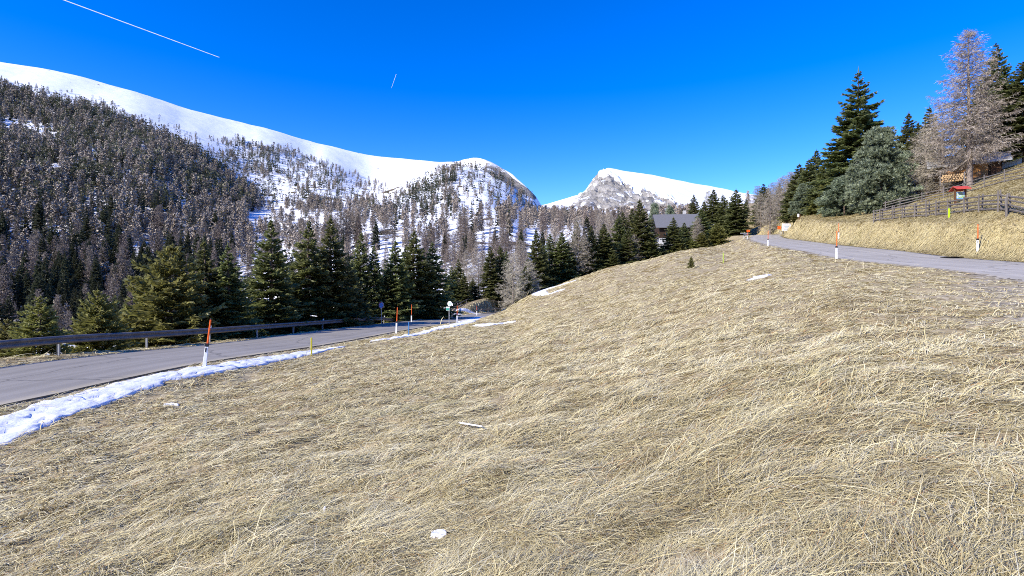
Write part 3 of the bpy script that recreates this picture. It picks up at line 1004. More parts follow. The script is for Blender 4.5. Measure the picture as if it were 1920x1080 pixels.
    col = np.where(tb[:, None] < .5, c0 + (c1 - c0) * (tb[:, None] * 2), c1 + (c2 - c1) * (tb[:, None] * 2 - 1))
    gg = (grn[I] * g.random(m) * .8)[:, None]
    col = col * (1 - gg) + np.array([.20, .21, .065]) * gg
    gy = (g.random(m) < .16)[:, None] * .65 * calm[:, None]
    col = col * (1 - gy) + np.array([.47, .435, .33]) * gy
    ru = (g.random(m) < .045)[:, None] * .7 * calm[:, None]
    col = col * (1 - ru) + np.array([.30, .14, .05]) * ru
    c4 = np.concatenate([col, np.ones((m, 1))], 1)
    me = np_mesh(name, V, Fc, M["grass"], True, {"blade": np.repeat(c4, 8, 0)})
    o = link(name, me)
    return tag(o, label, "grass", None, "stuff")


m_, nt_, b_ = new_mat("dry_grass_blades")
a_ = N(nt_, "ShaderNodeAttribute", attribute_name="blade")
nt_.links.new(a_.outputs["Color"], b_.inputs["Base Color"])
b_.inputs["Roughness"].default_value = .65
b_.inputs["Specular IOR Level"].default_value = .15
M["grass"] = m_
grass("dry_grass", 165000, 1.9, 150, 5, "flattened dry straw-coloured grass covering the whole sloping meadow", 5)
grass("dry_grass", 300000, 22, 200, 3, "pale combed dry grass on the bank above the upper road", 6, .24, True, R(21), R(48), .85)
grass("dry_grass", 26000, 66, 122, 3, "dry grass on the ramp behind the bend of the grey road", 9, .4, False, R(-11), R(2), .6, True)

# ------------------------------------------------------------------ trees: soups of small leaf-sized faces
class Soup:
    def __init__(self):
        self.q, self.t = [], []

    def add(self, quads, tint):
        self.q.append(np.asarray(quads, float).reshape(-1, 4, 3))
        self.t.append(np.broadcast_to(np.asarray(tint, float), (len(self.q[-1]),)))

    def arrays(self):
        q = np.concatenate(self.q); t = np.concatenate(self.t)
        return q.reshape(-1, 3), np.arange(len(q) * 4).reshape(-1, 4), np.repeat(t, 4)

    def mesh(self, name, m):
        v, f, t = self.arrays()
        return np_mesh(name, v, f, m, False, {"tint": t})


def unit(a):
    return a / np.maximum(np.linalg.norm(a, axis=-1, keepdims=True), 1e-9)


def spray(p, d, n, l, w):
    """Leaf-shaped quads: root p, direction d, plane normal n, length l, width w."""
    d = unit(d)
    s = unit(np.cross(n, d)) * (w / 2)[:, None]
    mid = p + d * (l * .45)[:, None]
    tip = p + d * l[:, None]
    return np.stack([p, mid - s, tip, mid + s], 1)


def trunk_mesh(name, h, r0, m, g, sides=7, segs=10, lean=.0, top=.96):
    zs = np.linspace(-.35, h * top, segs)
    ox = np.cumsum(g.normal(0, lean, segs)) ; oy = np.cumsum(g.normal(0, lean, segs))
    ox -= ox[0]; oy -= oy[0]
    vs = []
    for i, zz in enumerate(zs):
        f = max(0.03, 1 - max(zz, 0) / h)
        rr = r0 * (f ** .8) * (1.25 if i == 0 else 1)
        for k in range(sides):
            a = 2 * math.pi * k / sides
            q = rr * (1 + .12 * math.sin(3 * a + i))
            vs.append((ox[i] + q * math.cos(a), oy[i] + q * math.sin(a), zz))
    fs = [(i * sides + k, i * sides + (k + 1) % sides, (i + 1) * sides + (k + 1) % sides, (i + 1) * sides + k) for i in range(segs - 1) for k in range(sides)]
    return np_mesh(name, vs, fs, m, True)


def spruce_soup(seed, H=10.0, Rad=2.2, lev=36, nb=7, z0=.03, fat=1.0, shape=.85, twig=1.0, droop=1.0, sparse=0.0):
    g = np.random.default_rng(seed)
    S = Soup()
    for i in range(lev):
        f = i / (lev - 1)
        zc = H * (z0 + (0.985 - z0) * f ** .92)
        x_ = 1 - f
        Lmax = Rad * (x_ ** shape) * (1 - .25 * max(0, x_ - .85) / .15) + .04
        b = max(4, int(nb * (.65 + .5 * x_)))
        az = g.random(b) * .7 + np.arange(b) * 2 * math.pi / b + i * 2.4
        side_bias = 1 + .12 * np.cos(az - seed)
        L = Lmax * g.uniform(.62, 1.12, b) * side_bias
        keep = g.random(b) > sparse
        el = R(38) * f ** 1.3 + R(-14) * (1 - f) * droop + g.normal(0, .10, b)
        zb = zc + g.normal(0, H / lev * .35, b)
        for k in range(b):
            if not keep[k]: continue
            dh = np.array([math.cos(az[k]), math.sin(az[k]), 0.0])
            n = int(6 + L[k] * 10.0 * twig)
            t = np.sort(g.uniform(.10, 1, n))
            rise = math.tan(el[k]) * L[k] * t - .16 * droop * L[k] * t * t * (.4 + x_) + .16 * L[k] * t ** 4
            c = dh[None] * (L[k] * t)[:, None]
            c[:, 2] += zb[k] + rise
            tilt = np.gradient(rise, L[k] * t + np.arange(n) * 1e-5)
            fwd = np.stack([np.full(n, dh[0]), np.full(n, dh[1]), np.clip(tilt, -1, 1)], 1)
            sd = np.array([-dh[1], dh[0], 0.0])
            tint0 = .30 + .22 * t + g.normal(0, .12, n) + .10 * f
            for sgn in (-1, 1):
                l = (.36 * L[k] * (1 - t) ** .8 + .20 + .06 * g.random(n)) * fat * min(1, .38 + 1.6 * x_)
                l = np.minimum(l, .85)
                dr = unit(fwd * .75 + sgn * sd * g.uniform(.55, 1.1, n)[:, None])
                dr[:, 2] -= g.uniform(.05, .42, n) * droop
                nn = unit(np.stack([g.normal(0, .85, n) + dh[0] * .5, g.normal(0, .85, n) + dh[1] * .5, np.ones(n)], 1))
                S.add(spray(c, dr, nn, l, (.15 * l + .075) * fat), np.clip(tint0 + g.normal(0, .1, n), 0, 1))
            # hanging and upright needles along the branch
            l = (.20 + .12 * g.random(n)) * fat * min(1, .38 + 1.6 * x_)
            dr = unit(fwd * .9 + np.stack([g.normal(0, .3, n), g.normal(0, .3, n), g.choice([-1.0, .55], n)], 1))
            nn = unit(np.stack([sd[0] + g.normal(0, .4, n), sd[1] + g.normal(0, .4, n), g.normal(0, .4, n)], 1))
            S.add(spray(c, dr, nn, l, (.09 + .05 * g.random(n)) * fat), np.clip(tint0 - .1, 0, 1))
            # tip
            p = c[-1:]
            S.add(spray(np.repeat(p, 3, 0), unit(fwd[-1:] + g.normal(0, .25, (3, 3))), g.normal(0, 1, (3, 3)), np.full(3, .28) * fat * min(1, .4 + 1.6 * x_), np.full(3, .11) * fat), np.clip(.72 + g.normal(0, .12, 3), 0, 1))
    # leader
    p = np.repeat(np.array([[0, 0, H * .965]]), 8, 0)
    d = np.stack([g.normal(0, .45, 8), g.normal(0, .45, 8), np.ones(8)], 1); d[0] = (0, 0, 1)
    S.add(spray(p, d, g.normal(0, 1, (8, 3)), np.r_[H * .075, np.full(7, .16)], np.full(8, .09)), .5)
    return S


def larch_soup(seed, H=14.0, Rad=3.0, lev=46, nb=4, z0=.12, fine=1.0, wid=.030, shape=.7, hang=.35):
    g = np.random.default_rng(seed)
    S = Soup()
    for i in range(lev):
        f = i / (lev - 1)
        x_ = 1 - f
        zc = H * (z0 + (.985 - z0) * f)
        Lm = Rad * min(1, (x_ ** shape) * 1.05) * (1 - .25 * max(0, x_ - .8) / .2) + .15
        b = nb if g.random() < .7 else nb + 1
        az = g.random(b) * 1.2 + np.arange(b) * 2 * math.pi / b + i * 2.1
        for a in az:
            L = Lm * g.uniform(.55, 1.15)
            e = R(-6) + R(42) * f + g.normal(0, .12)
            dh = np.array([math.cos(a), math.sin(a), 0])
            zb = zc + g.normal(0, .15)
            ts = np.linspace(0, 1, 5)
            rise = math.tan(e) * L * ts - .10 * L * ts ** 2 + .22 * L * ts ** 3
            c = dh[None] * (L * ts)[:, None]; c[:, 2] += zb + rise
            wob = g.normal(0, .05 * L, (5, 3)); wob[0] = 0
            c = c + wob * ts[:, None]
            # limb as two crossed tapering ribbons
            for up in (np.array([0, 0, 1.0]), np.array([-dh[1], dh[0], 0])):
                w = (.018 + .016 * L) * (1 - ts * .8) * .5
                qs = [np.stack([c[j] - up * w[j], c[j + 1] - up * w[j + 1], c[j + 1] + up * w[j + 1], c[j] + up * w[j]]) for j in range(4)]
                S.add(np.array(qs), .28)
            n = int((6 + L * 11) * fine)
            t = g.uniform(.12, 1, n)
            P_ = np.stack([np.interp(t, ts, c[:, q]) for q in range(3)], 1)
            sg = g.choice([-1.0, 1.0], n)
            sd = np.array([-dh[1], dh[0], 0])
            l = (.45 * L * (1 - t) * .8 + .30) * g.uniform(.6, 1.2, n)
            d = dh[None] * g.uniform(.3, 1.0, n)[:, None] + sd[None] * (sg * g.uniform(.4, 1.0, n))[:, None]
            d[:, 2] += g.uniform(-hang - .25, .45, n) - hang * x_ * .6
            d = unit(d)
            S.add(spray(P_, d, g.normal(0, 1, (n, 3)), l, np.full(n, wid)), np.clip(g.normal(.5, .18, n), 0, 1))
            # fine twiglets
            m = n * 2
            j = g.integers(0, n, m)
            q = P_[j] + d[j] * (l[j] * g.uniform(.2, 1, m))[:, None]
            d2 = unit(d[j] + g.normal(0, .75, (m, 3)) + np.array([0, 0, -hang]))
            S.add(spray(q, d2, g.normal(0, 1, (m, 3)), g.uniform(.18, .42, m), np.full(m, wid * .8)), np.clip(g.normal(.62, .2, m), 0, 1))
    return S


def stone_pine_soup(seed, H=9.0, Rad=3.1, n_tuft=2600):
    """Rounded stone pine: tufts of long needles over dense, lobed branches."""
    g = np.random.default_rng(seed)
    S = Soup()
    lobes = []
    for i in range(170):
        f = g.random() ** 1.15
        zc = H * (.02 + .92 * f)
        rr = Rad * (1 - max(0, f - .25) ** 1.7 * 1.25) * (.75 + .25 * min(1, f / .15))
        a = g.random() * 2 * math.pi
        q = rr * g.uniform(.25, 1.0) ** .6
        lobes.append((q * math.cos(a), q * math.sin(a), zc, g.uniform(.5, .95) * (1.1 - .45 * f)))
    lobes = np.array(lobes)
    j = g.integers(0, len(lobes), n_tuft)
    d = unit(g.normal(0, 1, (n_tuft, 3)) + np.array([0, 0, .35]))
    c = lobes[j, :3] + d * lobes[j, 3:4] * g.uniform(.55, 1.0, n_tuft)[:, None]
    out = unit(np.stack([c[:, 0], c[:, 1], np.full(n_tuft, Rad * .8)], 1) * .8 + d)
    k = 15
    I = np.repeat(np.arange(n_tuft), k)
    m = len(I)
    dd = unit(out[I] + g.normal(0, .42, (m, 3)))
    tint = np.clip(g.normal(.5, .16, n_tuft)[I] + g.normal(0, .15, m), 0, 1)
    S.add(spray(c[I], dd, g.normal(0, 1, (m, 3)), g.uniform(.24, .44, m), g.uniform(.05, .085, m)), tint)
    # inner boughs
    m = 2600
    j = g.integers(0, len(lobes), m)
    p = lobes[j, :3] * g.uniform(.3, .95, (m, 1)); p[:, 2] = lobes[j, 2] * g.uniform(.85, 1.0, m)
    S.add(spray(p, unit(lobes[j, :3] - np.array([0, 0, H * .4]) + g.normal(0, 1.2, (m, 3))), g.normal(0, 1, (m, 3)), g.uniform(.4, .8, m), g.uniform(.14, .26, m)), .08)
    return S


TREES = {}


def proto(key, soup, m, H, bark, r0, seed, lean=.012):
    g = np.random.default_rng(seed + 500)
    TREES[key] = (soup.mesh(key + "_crown", m), trunk_mesh(key + "_trunk", H, r0, bark, g, lean=lean), 9.0 if 'pine' in key else H)


def soup_radius(key):
    me = TREES[key][0]
    v = np.empty(len(me.vertices) * 3, np.float32)
    me.vertices.foreach_get("co", v)
    v = v.reshape(-1, 3)
    return float(np.percentile(np.hypot(v[:, 0], v[:, 1]), 98.5))


proto("spruce_a", spruce_soup(1, 10, 2.3, shape=1.0, lev=40), M["spruce"], 10, M["bark"], .17, 1)
proto("spruce_b", spruce_soup(2, 10, 1.9, lev=42, shape=.9, droop=1.2), M["spruce"], 10, M["bark"], .16, 2)
proto("spruce_c", spruce_soup(3, 10, 2.7, lev=36, shape=1.08, nb=8, sparse=.08), M["spruce"], 10, M["bark"], .18, 3)
proto("spruce_d", spruce_soup(4, 10, 1.6, lev=42, shape=.85, sparse=.12), M["spruce"], 10, M["bark"], .15, 4)
proto("spruce_tall", spruce_soup(5, 20, 3.6, lev=50, nb=7, shape=.92, fat=1.25, sparse=.13, z0=.05), M["spruce"], 20, M["bark"], .3, 5)
proto("spruce_tall_b", spruce_soup(6, 20, 3.9, lev=44, nb=7, shape=.9, fat=1.3, sparse=.2, z0=.08, droop=1.3), M["spruce"], 20, M["bark"], .3, 6)
proto("young_a", spruce_soup(7, 6, 1.9, lev=24, nb=8, shape=.85, fat=.95, droop=.5), M["youngspruce"], 6, M["bark"], .10, 7)
proto("young_b", spruce_soup(8, 6, 2.5, lev=24, nb=9, shape=.7, fat=1.0, droop=.45), M["youngspruce"], 6, M["bark"], .12, 8)
proto("pine_a", stone_pine_soup(9, 9, 3.0), M["pine"], 6, M["bark"], .13, 9)
proto("pine_b", stone_pine_soup(10, 9, 3.5, 2600), M["pine"], 6, M["bark"], .13, 10)
proto("larch_a", larch_soup(11, 14, 2.9), M["larch"], 14, M["larchbark"], .2, 11)
proto("larch_b", larch_soup(12, 14, 2.3, lev=50, shape=.6), M["larch"], 14, M["larchbark"], .18, 12)
proto("larch_c", larch_soup(13, 10, 3.4, lev=34, z0=.05, shape=.55, hang=.2), M["larch"], 10, M["larchbark"], .17, 13)
proto("larch_big", larch_soup(14, 19, 4.6, lev=52, nb=5, z0=.16, fine=1.15, wid=.036, shape=.72, hang=.45), M["larch"], 19, M["larchbark"], .27, 14)
RAD = {k_: soup_radius(k_) for k_ in TREES}


def tree(name, key, u, vtop, y, wpx, label, cat="tree", group=None, rz=None, vbase=None):
    """A tree whose top shows at photo pixel (u, vtop) when it stands y metres ahead."""
    p = at(u, y)
    ztop = (540 - vtop) / F * y
    h = max(ztop - p.z, 1.0)
    crown, trunk, H = TREES[key]
    sz = h / H
    sx = wpx * (1.22 if 'spruce' in key else 1.0) / F * y / 2 / RAD[key]
    sx = min(max(sx, .45 * sz), 2.2 * sz)
    o = empty(name, p, random.uniform(0, 6.28) if rz is None else rz, label, cat, group)
    o.scale = (sx, sx, sz)
    o.rotation_euler[0], o.rotation_euler[1] = random.gauss(0, .018), random.gauss(0, .018)
    link("trunk", trunk, o)
    link("crown", crown, o)
    return o


ROWG, EDGEG, RIGHTG = "conifers along the lower road", "conifers along the meadow edge", "trees on the right hand slope"
SP, LA, PI_ = "spruce_tree", "larch_tree", "stone_pine_tree"
row = [
    (SP, "young_a", 72, 556, 20.5, 100, "small yellow-green spruce behind the near end of the guardrail"),
    (SP, "young_b", 14, 600, 22, 90, "low bushy spruce cut by the left frame edge behind the guardrail"),
    (SP, "young_b", 183, 546, 24, 120, "squat yellow-green spruce between the small spruce and the broad one"),
    (SP, "young_b", 322, 462, 30, 200, "very broad yellow-green spruce behind the orange snow pole"),
    (SP, "young_a", 270, 520, 31, 110, "half hidden green spruce on the left flank of the broad spruce"),
    (SP, "spruce_a", 393, 452, 33, 110, "first of the twin spruces right of the broad yellow-green spruce"),
    (SP, "spruce_a", 434, 460, 33.5, 100, "second of the twin spruces, nearer to the tall dark row"),
    (SP, "spruce_c", 512, 416, 38, 132, "tall spruce with drooping boughs, first of the dark row"),
    (SP, "spruce_c", 576, 417, 42, 120, "lit spruce with pale boughs in the middle of the dark row"),
    (SP, "spruce_a", 622, 410, 44, 110, "tallest dark spruce of the row above the guardrail"),
    (SP, "spruce_b", 655, 500, 47, 80, "short dark spruce wedged behind the tallest spruce of the row"),
    (SP, "spruce_b", 676, 438, 53.5, 66, "slim dark spruce left of the gap in the row"),
    (SP, "spruce_d", 700, 462, 54, 50, "thin spruce leaning on the slim dark one beside the gap"),
    (SP, "spruce_a", 742, 452, 56, 84, "green spruce just behind the round blue sign"),
    (SP, "spruce_a", 776, 434, 60, 100, "tallest spruce of the group at the end of the guardrail"),
    (SP, "spruce_c", 808, 456, 62, 84, "dark right-hand spruce closing the group by the guardrail end"),
    (SP, "spruce_b", 728, 505, 55, 60, "low dark spruce under the group near the blue sign"),
    (SP, "spruce_b", 545, 500, 43, 80, "low dark spruce between the first and the lit one of the row"),
    (SP, "spruce_b", 470, 520, 40, 90, "low shaded spruce between the twins and the dark row"),
]
edge = [
    (SP, "spruce_b", 846, 500, 96, 36, "first small spruce right of the gap after the road row"),
    (SP, "spruce_b", 868, 512, 96, 30, "narrow green spruce over the snowy road bend"),
    (LA, "larch_c", 880, 505, 104, 50, "bare brown larch behind the timber fences at the bend"),
    (SP, "spruce_a", 887, 522, 100, 34, "small dense green spruce above the timber fences"),
    (LA, "larch_b", 907, 470, 106, 46, "slim bare larch left of the tall dark spruce at the bend"),
    (SP, "spruce_b", 921, 462, 98, 44, "tall dark spruce above the grassy end of the bank"),
    (SP, "spruce_d", 940, 460, 100, 40, "thin dark spruce right behind the tall dark one at the bend"),
    (LA, "larch_c", 962, 476, 81, 74, "pale bushy larch where the meadow edge begins"),
    (LA, "larch_c", 990, 490, 88, 60, "second pale bushy larch by the snow patches"),
    (SP, "spruce_b", 984, 500, 86, 44, "green spruce between the two pale bushy larches"),
    (SP, "spruce_a", 1006, 430, 94, 56, "tall spruce rising over the pale larches"),
    (SP, "spruce_d", 1030, 438, 100, 40, "narrow spruce next to the tall one over the pale larches"),
    (SP, "spruce_b", 1052, 436, 100, 50, "bright green spruce left of the tall bare larch"),
    (SP, "spruce_d", 1076, 412, 114, 34, "dark spruce half hidden behind the tall bare larch"),
    (LA, "larch_a", 1084, 406, 102, 62, "tall bare grey larch among the spruces of the meadow edge"),
    (SP, "spruce_b", 1111, 424, 105, 40, "spruce directly right of the tall bare larch"),
    (SP, "spruce_b", 1131, 420, 106, 48, "spruce with yellowish top two places right of the bare larch"),
    (SP, "spruce_a", 1152, 470, 104, 44, "short spruce standing in front at the meadow edge"),
    (SP, "spruce_d", 1158, 404, 114, 44, "slender spruce behind the short front spruce"),
    (SP, "spruce_b", 1172, 398, 118, 44, "dark spruce in the gap left of the big chalet spruce"),
    (SP, "spruce_a", 1203, 374, 112, 66, "big spruce hiding the left end of the chalet"),
    (SP, "spruce_b", 1186, 392, 116, 50, "spruce touching the left side of the big chalet spruce"),
    (LA, "larch_c", 1186, 440, 109, 44, "pale scrubby larch at the foot of the big chalet spruce"),
    (SP, "spruce_a", 1222, 436, 110, 44, "lower spruce leaning to the right of the big chalet spruce"),
    (SP, "spruce_a", 1262, 408, 116, 50, "spruce standing in front of the chalet roof"),
    (SP, "spruce_b", 1283, 418, 122, 40, "second spruce in front of the chalet, nearer to the young trees"),
    (SP, "young_a", 1256, 466, 114, 44, "low yellow-green spruce below the chalet, leftmost of the young ones"),
    (SP, "young_b", 1292, 446, 117, 50, "bushy yellow-green spruce below the middle of the chalet"),
    (LA, "larch_b", 1307, 408, 121, 30, "thin pale larch between the chalet and the hut roof"),
    (SP, "young_a", 1316, 436, 119, 50, "upright yellow-green spruce below the thin pale larch"),
    (SP, "young_b", 1345, 420, 123, 50, "yellow-green spruce beneath the small hut roof"),
    (SP, "spruce_b", 1314, 392, 126, 48, "dark spruce covering the right end of the chalet roof"),
    (SP, "young_a", 1333, 456, 121, 38, "small olive spruce in front of the hut"),
    (SP, "spruce_d", 1302, 366, 165, 36, "sparse topped spruce standing behind the chalet"),
    (SP, "spruce_b", 1322, 378, 150, 44, "spruce between the chalet and the hut, behind both"),
    (SP, "spruce_b", 1339, 356, 150, 46, "tallest spruce above the small hut roof"),
    (LA, "larch_b", 1326, 358, 180, 36, "bare larch crown showing above the chalet spruces"),
    (SP, "spruce_d", 1357, 366, 146, 40, "brownish spruce between the two tallest of the hut group"),
    (SP, "spruce_b", 1382, 356, 140, 50, "tall green spruce at the end of the meadow edge by the upper road"),
    (PI_, "pine_a", 1228, 380, 180, 36, "dark pine crown behind the left roof end of the chalet"),
    (PI_, "pine_b", 1256, 384, 185, 34, "dark pine crown above the chalet ridge"),
    (SP, "spruce_a", 858, 486, 112, 44, "spruce rising behind the small ones over the road bend"),
    (LA, "larch_a", 876, 470, 120, 44, "grey bare larch standing behind the road bend spruces"),
    (LA, "larch_b", 898, 455, 124, 40, "tall thin brown larch behind the tall dark bend spruce"),
    (SP, "spruce_a", 950, 470, 104, 48, "dense spruce rising behind the first pale bushy larch"),
    (LA, "larch_a", 975, 450, 118, 50, "tall brown larch between the bend and the pale bushy larches"),
    (SP, "spruce_c", 1020, 462, 98, 50, "broad lower spruce at the upper snow patch"),
    (LA, "larch_a", 1040, 425, 104, 44, "brown larch crown behind the narrow spruce"),
    (SP, "spruce_c", 1066, 452, 101, 48, "broad dark spruce crowding the left foot of the tall bare larch"),
    (SP, "spruce_a", 1098, 440, 104, 46, "dark spruce crowding the right foot of the tall bare larch"),
    (LA, "larch_b", 1122, 402, 122, 40, "brown larch crown showing between two green spruces"),
    (SP, "spruce_c", 1142, 440, 107, 48, "broad spruce behind the short front spruce of the edge"),
    (LA, "larch_a", 1146, 396, 130, 44, "grey larch crown above the short front spruce"),
    (SP, "spruce_c", 1176, 428, 109, 50, "broad dark spruce left of the scrubby pale larch"),
    (SP, "spruce_c", 1240, 458, 112, 44, "low broad spruce hiding the chalet foundations"),
    (SP, "young_b", 1272, 452, 115, 44, "dense yellow-green spruce hiding the chalet front"),
    (SP, "young_a", 1296, 481, 46, 15, "tiny lone spruce sapling on the open meadow"),
]
right = [
    (SP, "spruce_d", 1400, 372, 190, 14, "tiny distant spruce on the slope beyond the road crest"),
    (LA, "larch_b", 1420, 348, 170, 36, "thin larch beside the dark spruce beyond the road crest"),
    (SP, "spruce_b", 1431, 345, 150, 40, "dark spruce standing alone at the road crest"),
    (LA, "larch_a", 1450, 342, 160, 46, "first bare larch right of the crest spruce"),
    (LA, "larch_a", 1470, 330, 156, 46, "second bare larch behind the road crest"),
    (LA, "larch_b", 1488, 322, 150, 50, "third and tallest bare larch by the road crest"),
    (SP, "spruce_d", 1462, 345, 175, 20, "dark thin spruce among the bare larches of the crest"),
    (SP, "spruce_b", 1454, 390, 135, 26, "short green spruce below the bare larches"),
    (SP, "spruce_b", 1500, 308, 112, 58, "pointed spruce above the white notice board"),
    (SP, "spruce_b", 1527, 283, 105, 60, "taller pointed spruce right of the one above the board"),
    (PI_, "pine_a", 1513, 342, 98, 60, "rounded dark green pine above the roadside bank"),
    (SP, "young_a", 1490, 400, 96, 26, "small dark green spruce by the white notice board"),
    (SP, "young_b", 1556, 330, 90, 70, "yellowish bushy spruce left of the giant spruce"),
    (PI_, "pine_b", 1583, 330, 78, 90, "dark low spreading pine under the giant spruce"),
    (SP, "spruce_tall_b", 1604, 133, 84, 126, "giant dark spruce with jagged boughs towering over the road"),
    (PI_, "pine_a", 1652, 238, 66, 116, "large rounded blue-green stone pine at the fence corner"),
    (SP, "spruce_a", 1700, 214, 76, 84, "dark spruce to the right of the big stone pine"),
    (SP, "spruce_b", 1738, 203, 84, 70, "dark spruce peering over the left bare larch"),
    (LA, "larch_c", 1768, 200, 66, 120, "lower bushy bare larch left of the tall bare larch"),
    (LA, "larch_big", 1818, 54, 60, 146, "very tall bare larch with thick trunk behind the upper fence"),
    (SP, "spruce_tall", 1876, 76, 68, 100, "tall spruce right behind the tall bare larch"),
    (SP, "spruce_tall_b", 1922, 100, 64, 110, "spruce cut by the right frame edge on the upper slope"),
    (SP, "spruce_b", 1548, 300, 92, 66, "mid height spruce stepping down left of the giant spruce"),
    (SP, "spruce_a", 1574, 262, 88, 66, "dark spruce on the left shoulder of the giant spruce"),
    (SP, "spruce_a", 1632, 212, 90, 76, "dark spruce on the right shoulder of the giant spruce"),
    (SP, "spruce_c", 1676, 262, 76, 76, "spruce squeezed between the big stone pine and the dark spruce beside it"),
    (SP, "spruce_c", 1718, 232, 74, 80, "broad dark spruce filling the gap left of the lower bare larch"),
    (LA, "larch_c", 1738, 240, 70, 84, "pale bare larch thicket in front of the dark spruces"),
    (SP, "spruce_a", 1846, 140, 78, 74, "dark spruce seen through the twigs of the tall bare larch"),
    (SP, "spruce_c", 1900, 158, 70, 90, "broad dark spruce low between the two right-hand spruces"),
    (LA, "larch_b", 1505, 318, 140, 46, "bare larch peeping over the pointed spruces"),
    (LA, "larch_b", 1437, 352, 165, 36, "thin bare larch right behind the lone crest spruce"),
    (SP, "spruce_b", 1480, 352, 118, 44, "short spruce left of the pointed spruce above the board"),
    (SP, "young_a", 1530, 372, 92, 44, "yellow-green spruce at the top of the bank beneath the pointed spruces"),
    (LA, "larch_a", 1444, 352, 128, 44, "brown larch in the front of the larch group at the road crest"),
    (LA, "larch_a", 1462, 334, 136, 46, "taller brown larch behind the front one of the crest group"),
    (LA, "larch_a", 1480, 322, 128, 48, "brown larch touching the spruces above the white board"),
    (LA, "larch_b", 1426, 362, 140, 34, "small brown larch at the left end of the crest group"),
    (SP, "spruce_b", 1516, 300, 100, 60, "dark spruce between the two pointed spruces"),
    (SP, "spruce_a", 1560, 375, 82, 70, "low dark spruce at the bank in front of the yellowish one"),
]
for spec, grp in ((row, ROWG), (edge, EDGEG), (right, RIGHTG)):
    for nm, key, u_, vt, yy_, w_, lab in spec:
        tree(nm, key, u_, vt, yy_, w_, lab, "tree", grp)

# ------------------------------------------------------------------ forest on the mountainside
def far_spruce(seed, n_lev=9, nb=6):
    g = np.random.default_rng(seed)
    S = Soup()
    for i in range(n_lev):
        f = i / (n_lev - 1)
        L = .19 * (1 - f) ** .8 + .02
        az = g.random(nb) * .8 + np.arange(nb) * 6.283 / nb
        p = np.zeros((nb, 3)); p[:, 2] = .06 + .88 * f + g.normal(0, .02, nb) + .05
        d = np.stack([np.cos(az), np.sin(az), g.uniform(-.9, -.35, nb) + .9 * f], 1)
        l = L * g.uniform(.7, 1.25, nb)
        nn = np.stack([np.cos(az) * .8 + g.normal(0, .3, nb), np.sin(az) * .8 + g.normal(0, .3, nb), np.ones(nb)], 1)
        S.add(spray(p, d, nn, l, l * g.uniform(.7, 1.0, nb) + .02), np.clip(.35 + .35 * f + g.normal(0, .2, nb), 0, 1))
    p = np.array([[0, 0, .85], [0, 0, .85], [0, 0, 0], [0, 0, 0]])
    S.add(spray(p, np.array([[0, 0, 1.0]] * 4), np.array([[1, 0, 0], [0, 1, 0], [1, 0, 0], [0, 1, 0.]]), np.array([.15, .15, .9, .9]), np.array([.04, .04, .03, .03])), .2)
    return S


def far_pine(seed, n=46):
    """Rounded dark stone pine of the upper forest."""
    g = np.random.default_rng(seed)
    S = Soup()
    f = g.random(n)
    az = g.random(n) * 6.283
    rr = .22 * np.sqrt(np.clip(1 - ((f - .38) / .62) ** 2, .03, 1)) * g.uniform(.3, .9, n)
    p = np.stack([rr * np.cos(az), rr * np.sin(az), .16 + .8 * f], 1)
    d = np.stack([np.cos(az), np.sin(az), g.uniform(-.3, 1.0, n)], 1)
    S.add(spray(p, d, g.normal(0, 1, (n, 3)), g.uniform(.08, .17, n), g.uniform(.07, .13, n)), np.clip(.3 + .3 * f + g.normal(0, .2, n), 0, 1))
    S.add(spray(np.zeros((2, 3)), np.array([[0, 0, 1.0]] * 2), np.array([[1, 0, 0], [0, 1, 0.]]), np.full(2, .8), np.full(2, .04)), .1)
    return S


def far_larch(seed, n=110, wid=.032):
    g = np.random.default_rng(seed)
    S = Soup()
    f = g.random(n) ** .85
    az = g.random(n) * 6.283
    L = (.20 * (1 - f) ** .6 + .035) * g.uniform(.6, 1.2, n)
    p = np.zeros((n, 3)); p[:, 2] = .16 + .80 * f
    d = np.stack([np.cos(az), np.sin(az), g.uniform(-.1, .6, n)], 1)
    S.add(spray(p, d, np.stack([g.normal(0, .3, n), g.normal(0, .3, n), np.ones(n)], 1), L, np.full(n, wid * .6)), np.clip(g.normal(.3, .15, n), 0, 1))
    m = n * 2
    j = g.integers(0, n, m)
    q = p[j] + unit(d[j]) * (L[j] * g.uniform(.45, 1.05, m))[:, None]
    rad = np.stack([np.cos(az[j]), np.sin(az[j]), np.zeros(m)], 1)
    tan = np.stack([-np.sin(az[j]), np.cos(az[j]), np.zeros(m)], 1)
    dd = unit(tan * g.normal(0, .7, m)[:, None] + rad * .35 + np.array([0, 0, -1.0]) * g.uniform(-.6, 1.0, m)[:, None])
    S.add(spray(q, dd, rad + np.array([0, 0, .55]) + g.normal(0, .12, (m, 3)), g.uniform(.05, .11, m), np.full(m, wid * 1.35)), np.clip(g.normal(.58, .07, m), 0, 1))
    S.add(spray(np.zeros((2, 3)), np.array([[0, 0, 1.0]] * 2), np.array([[1, 0, 0], [0, 1, 0.]]), np.full(2, .96), np.full(2, .026)), .25)
    return S


FS = [far_spruce(20 + k_) for k_ in range(3)] + [far_pine(30 + k_) for k_ in range(2)]
FL = [far_larch(40 + k_) for k_ in range(4)]
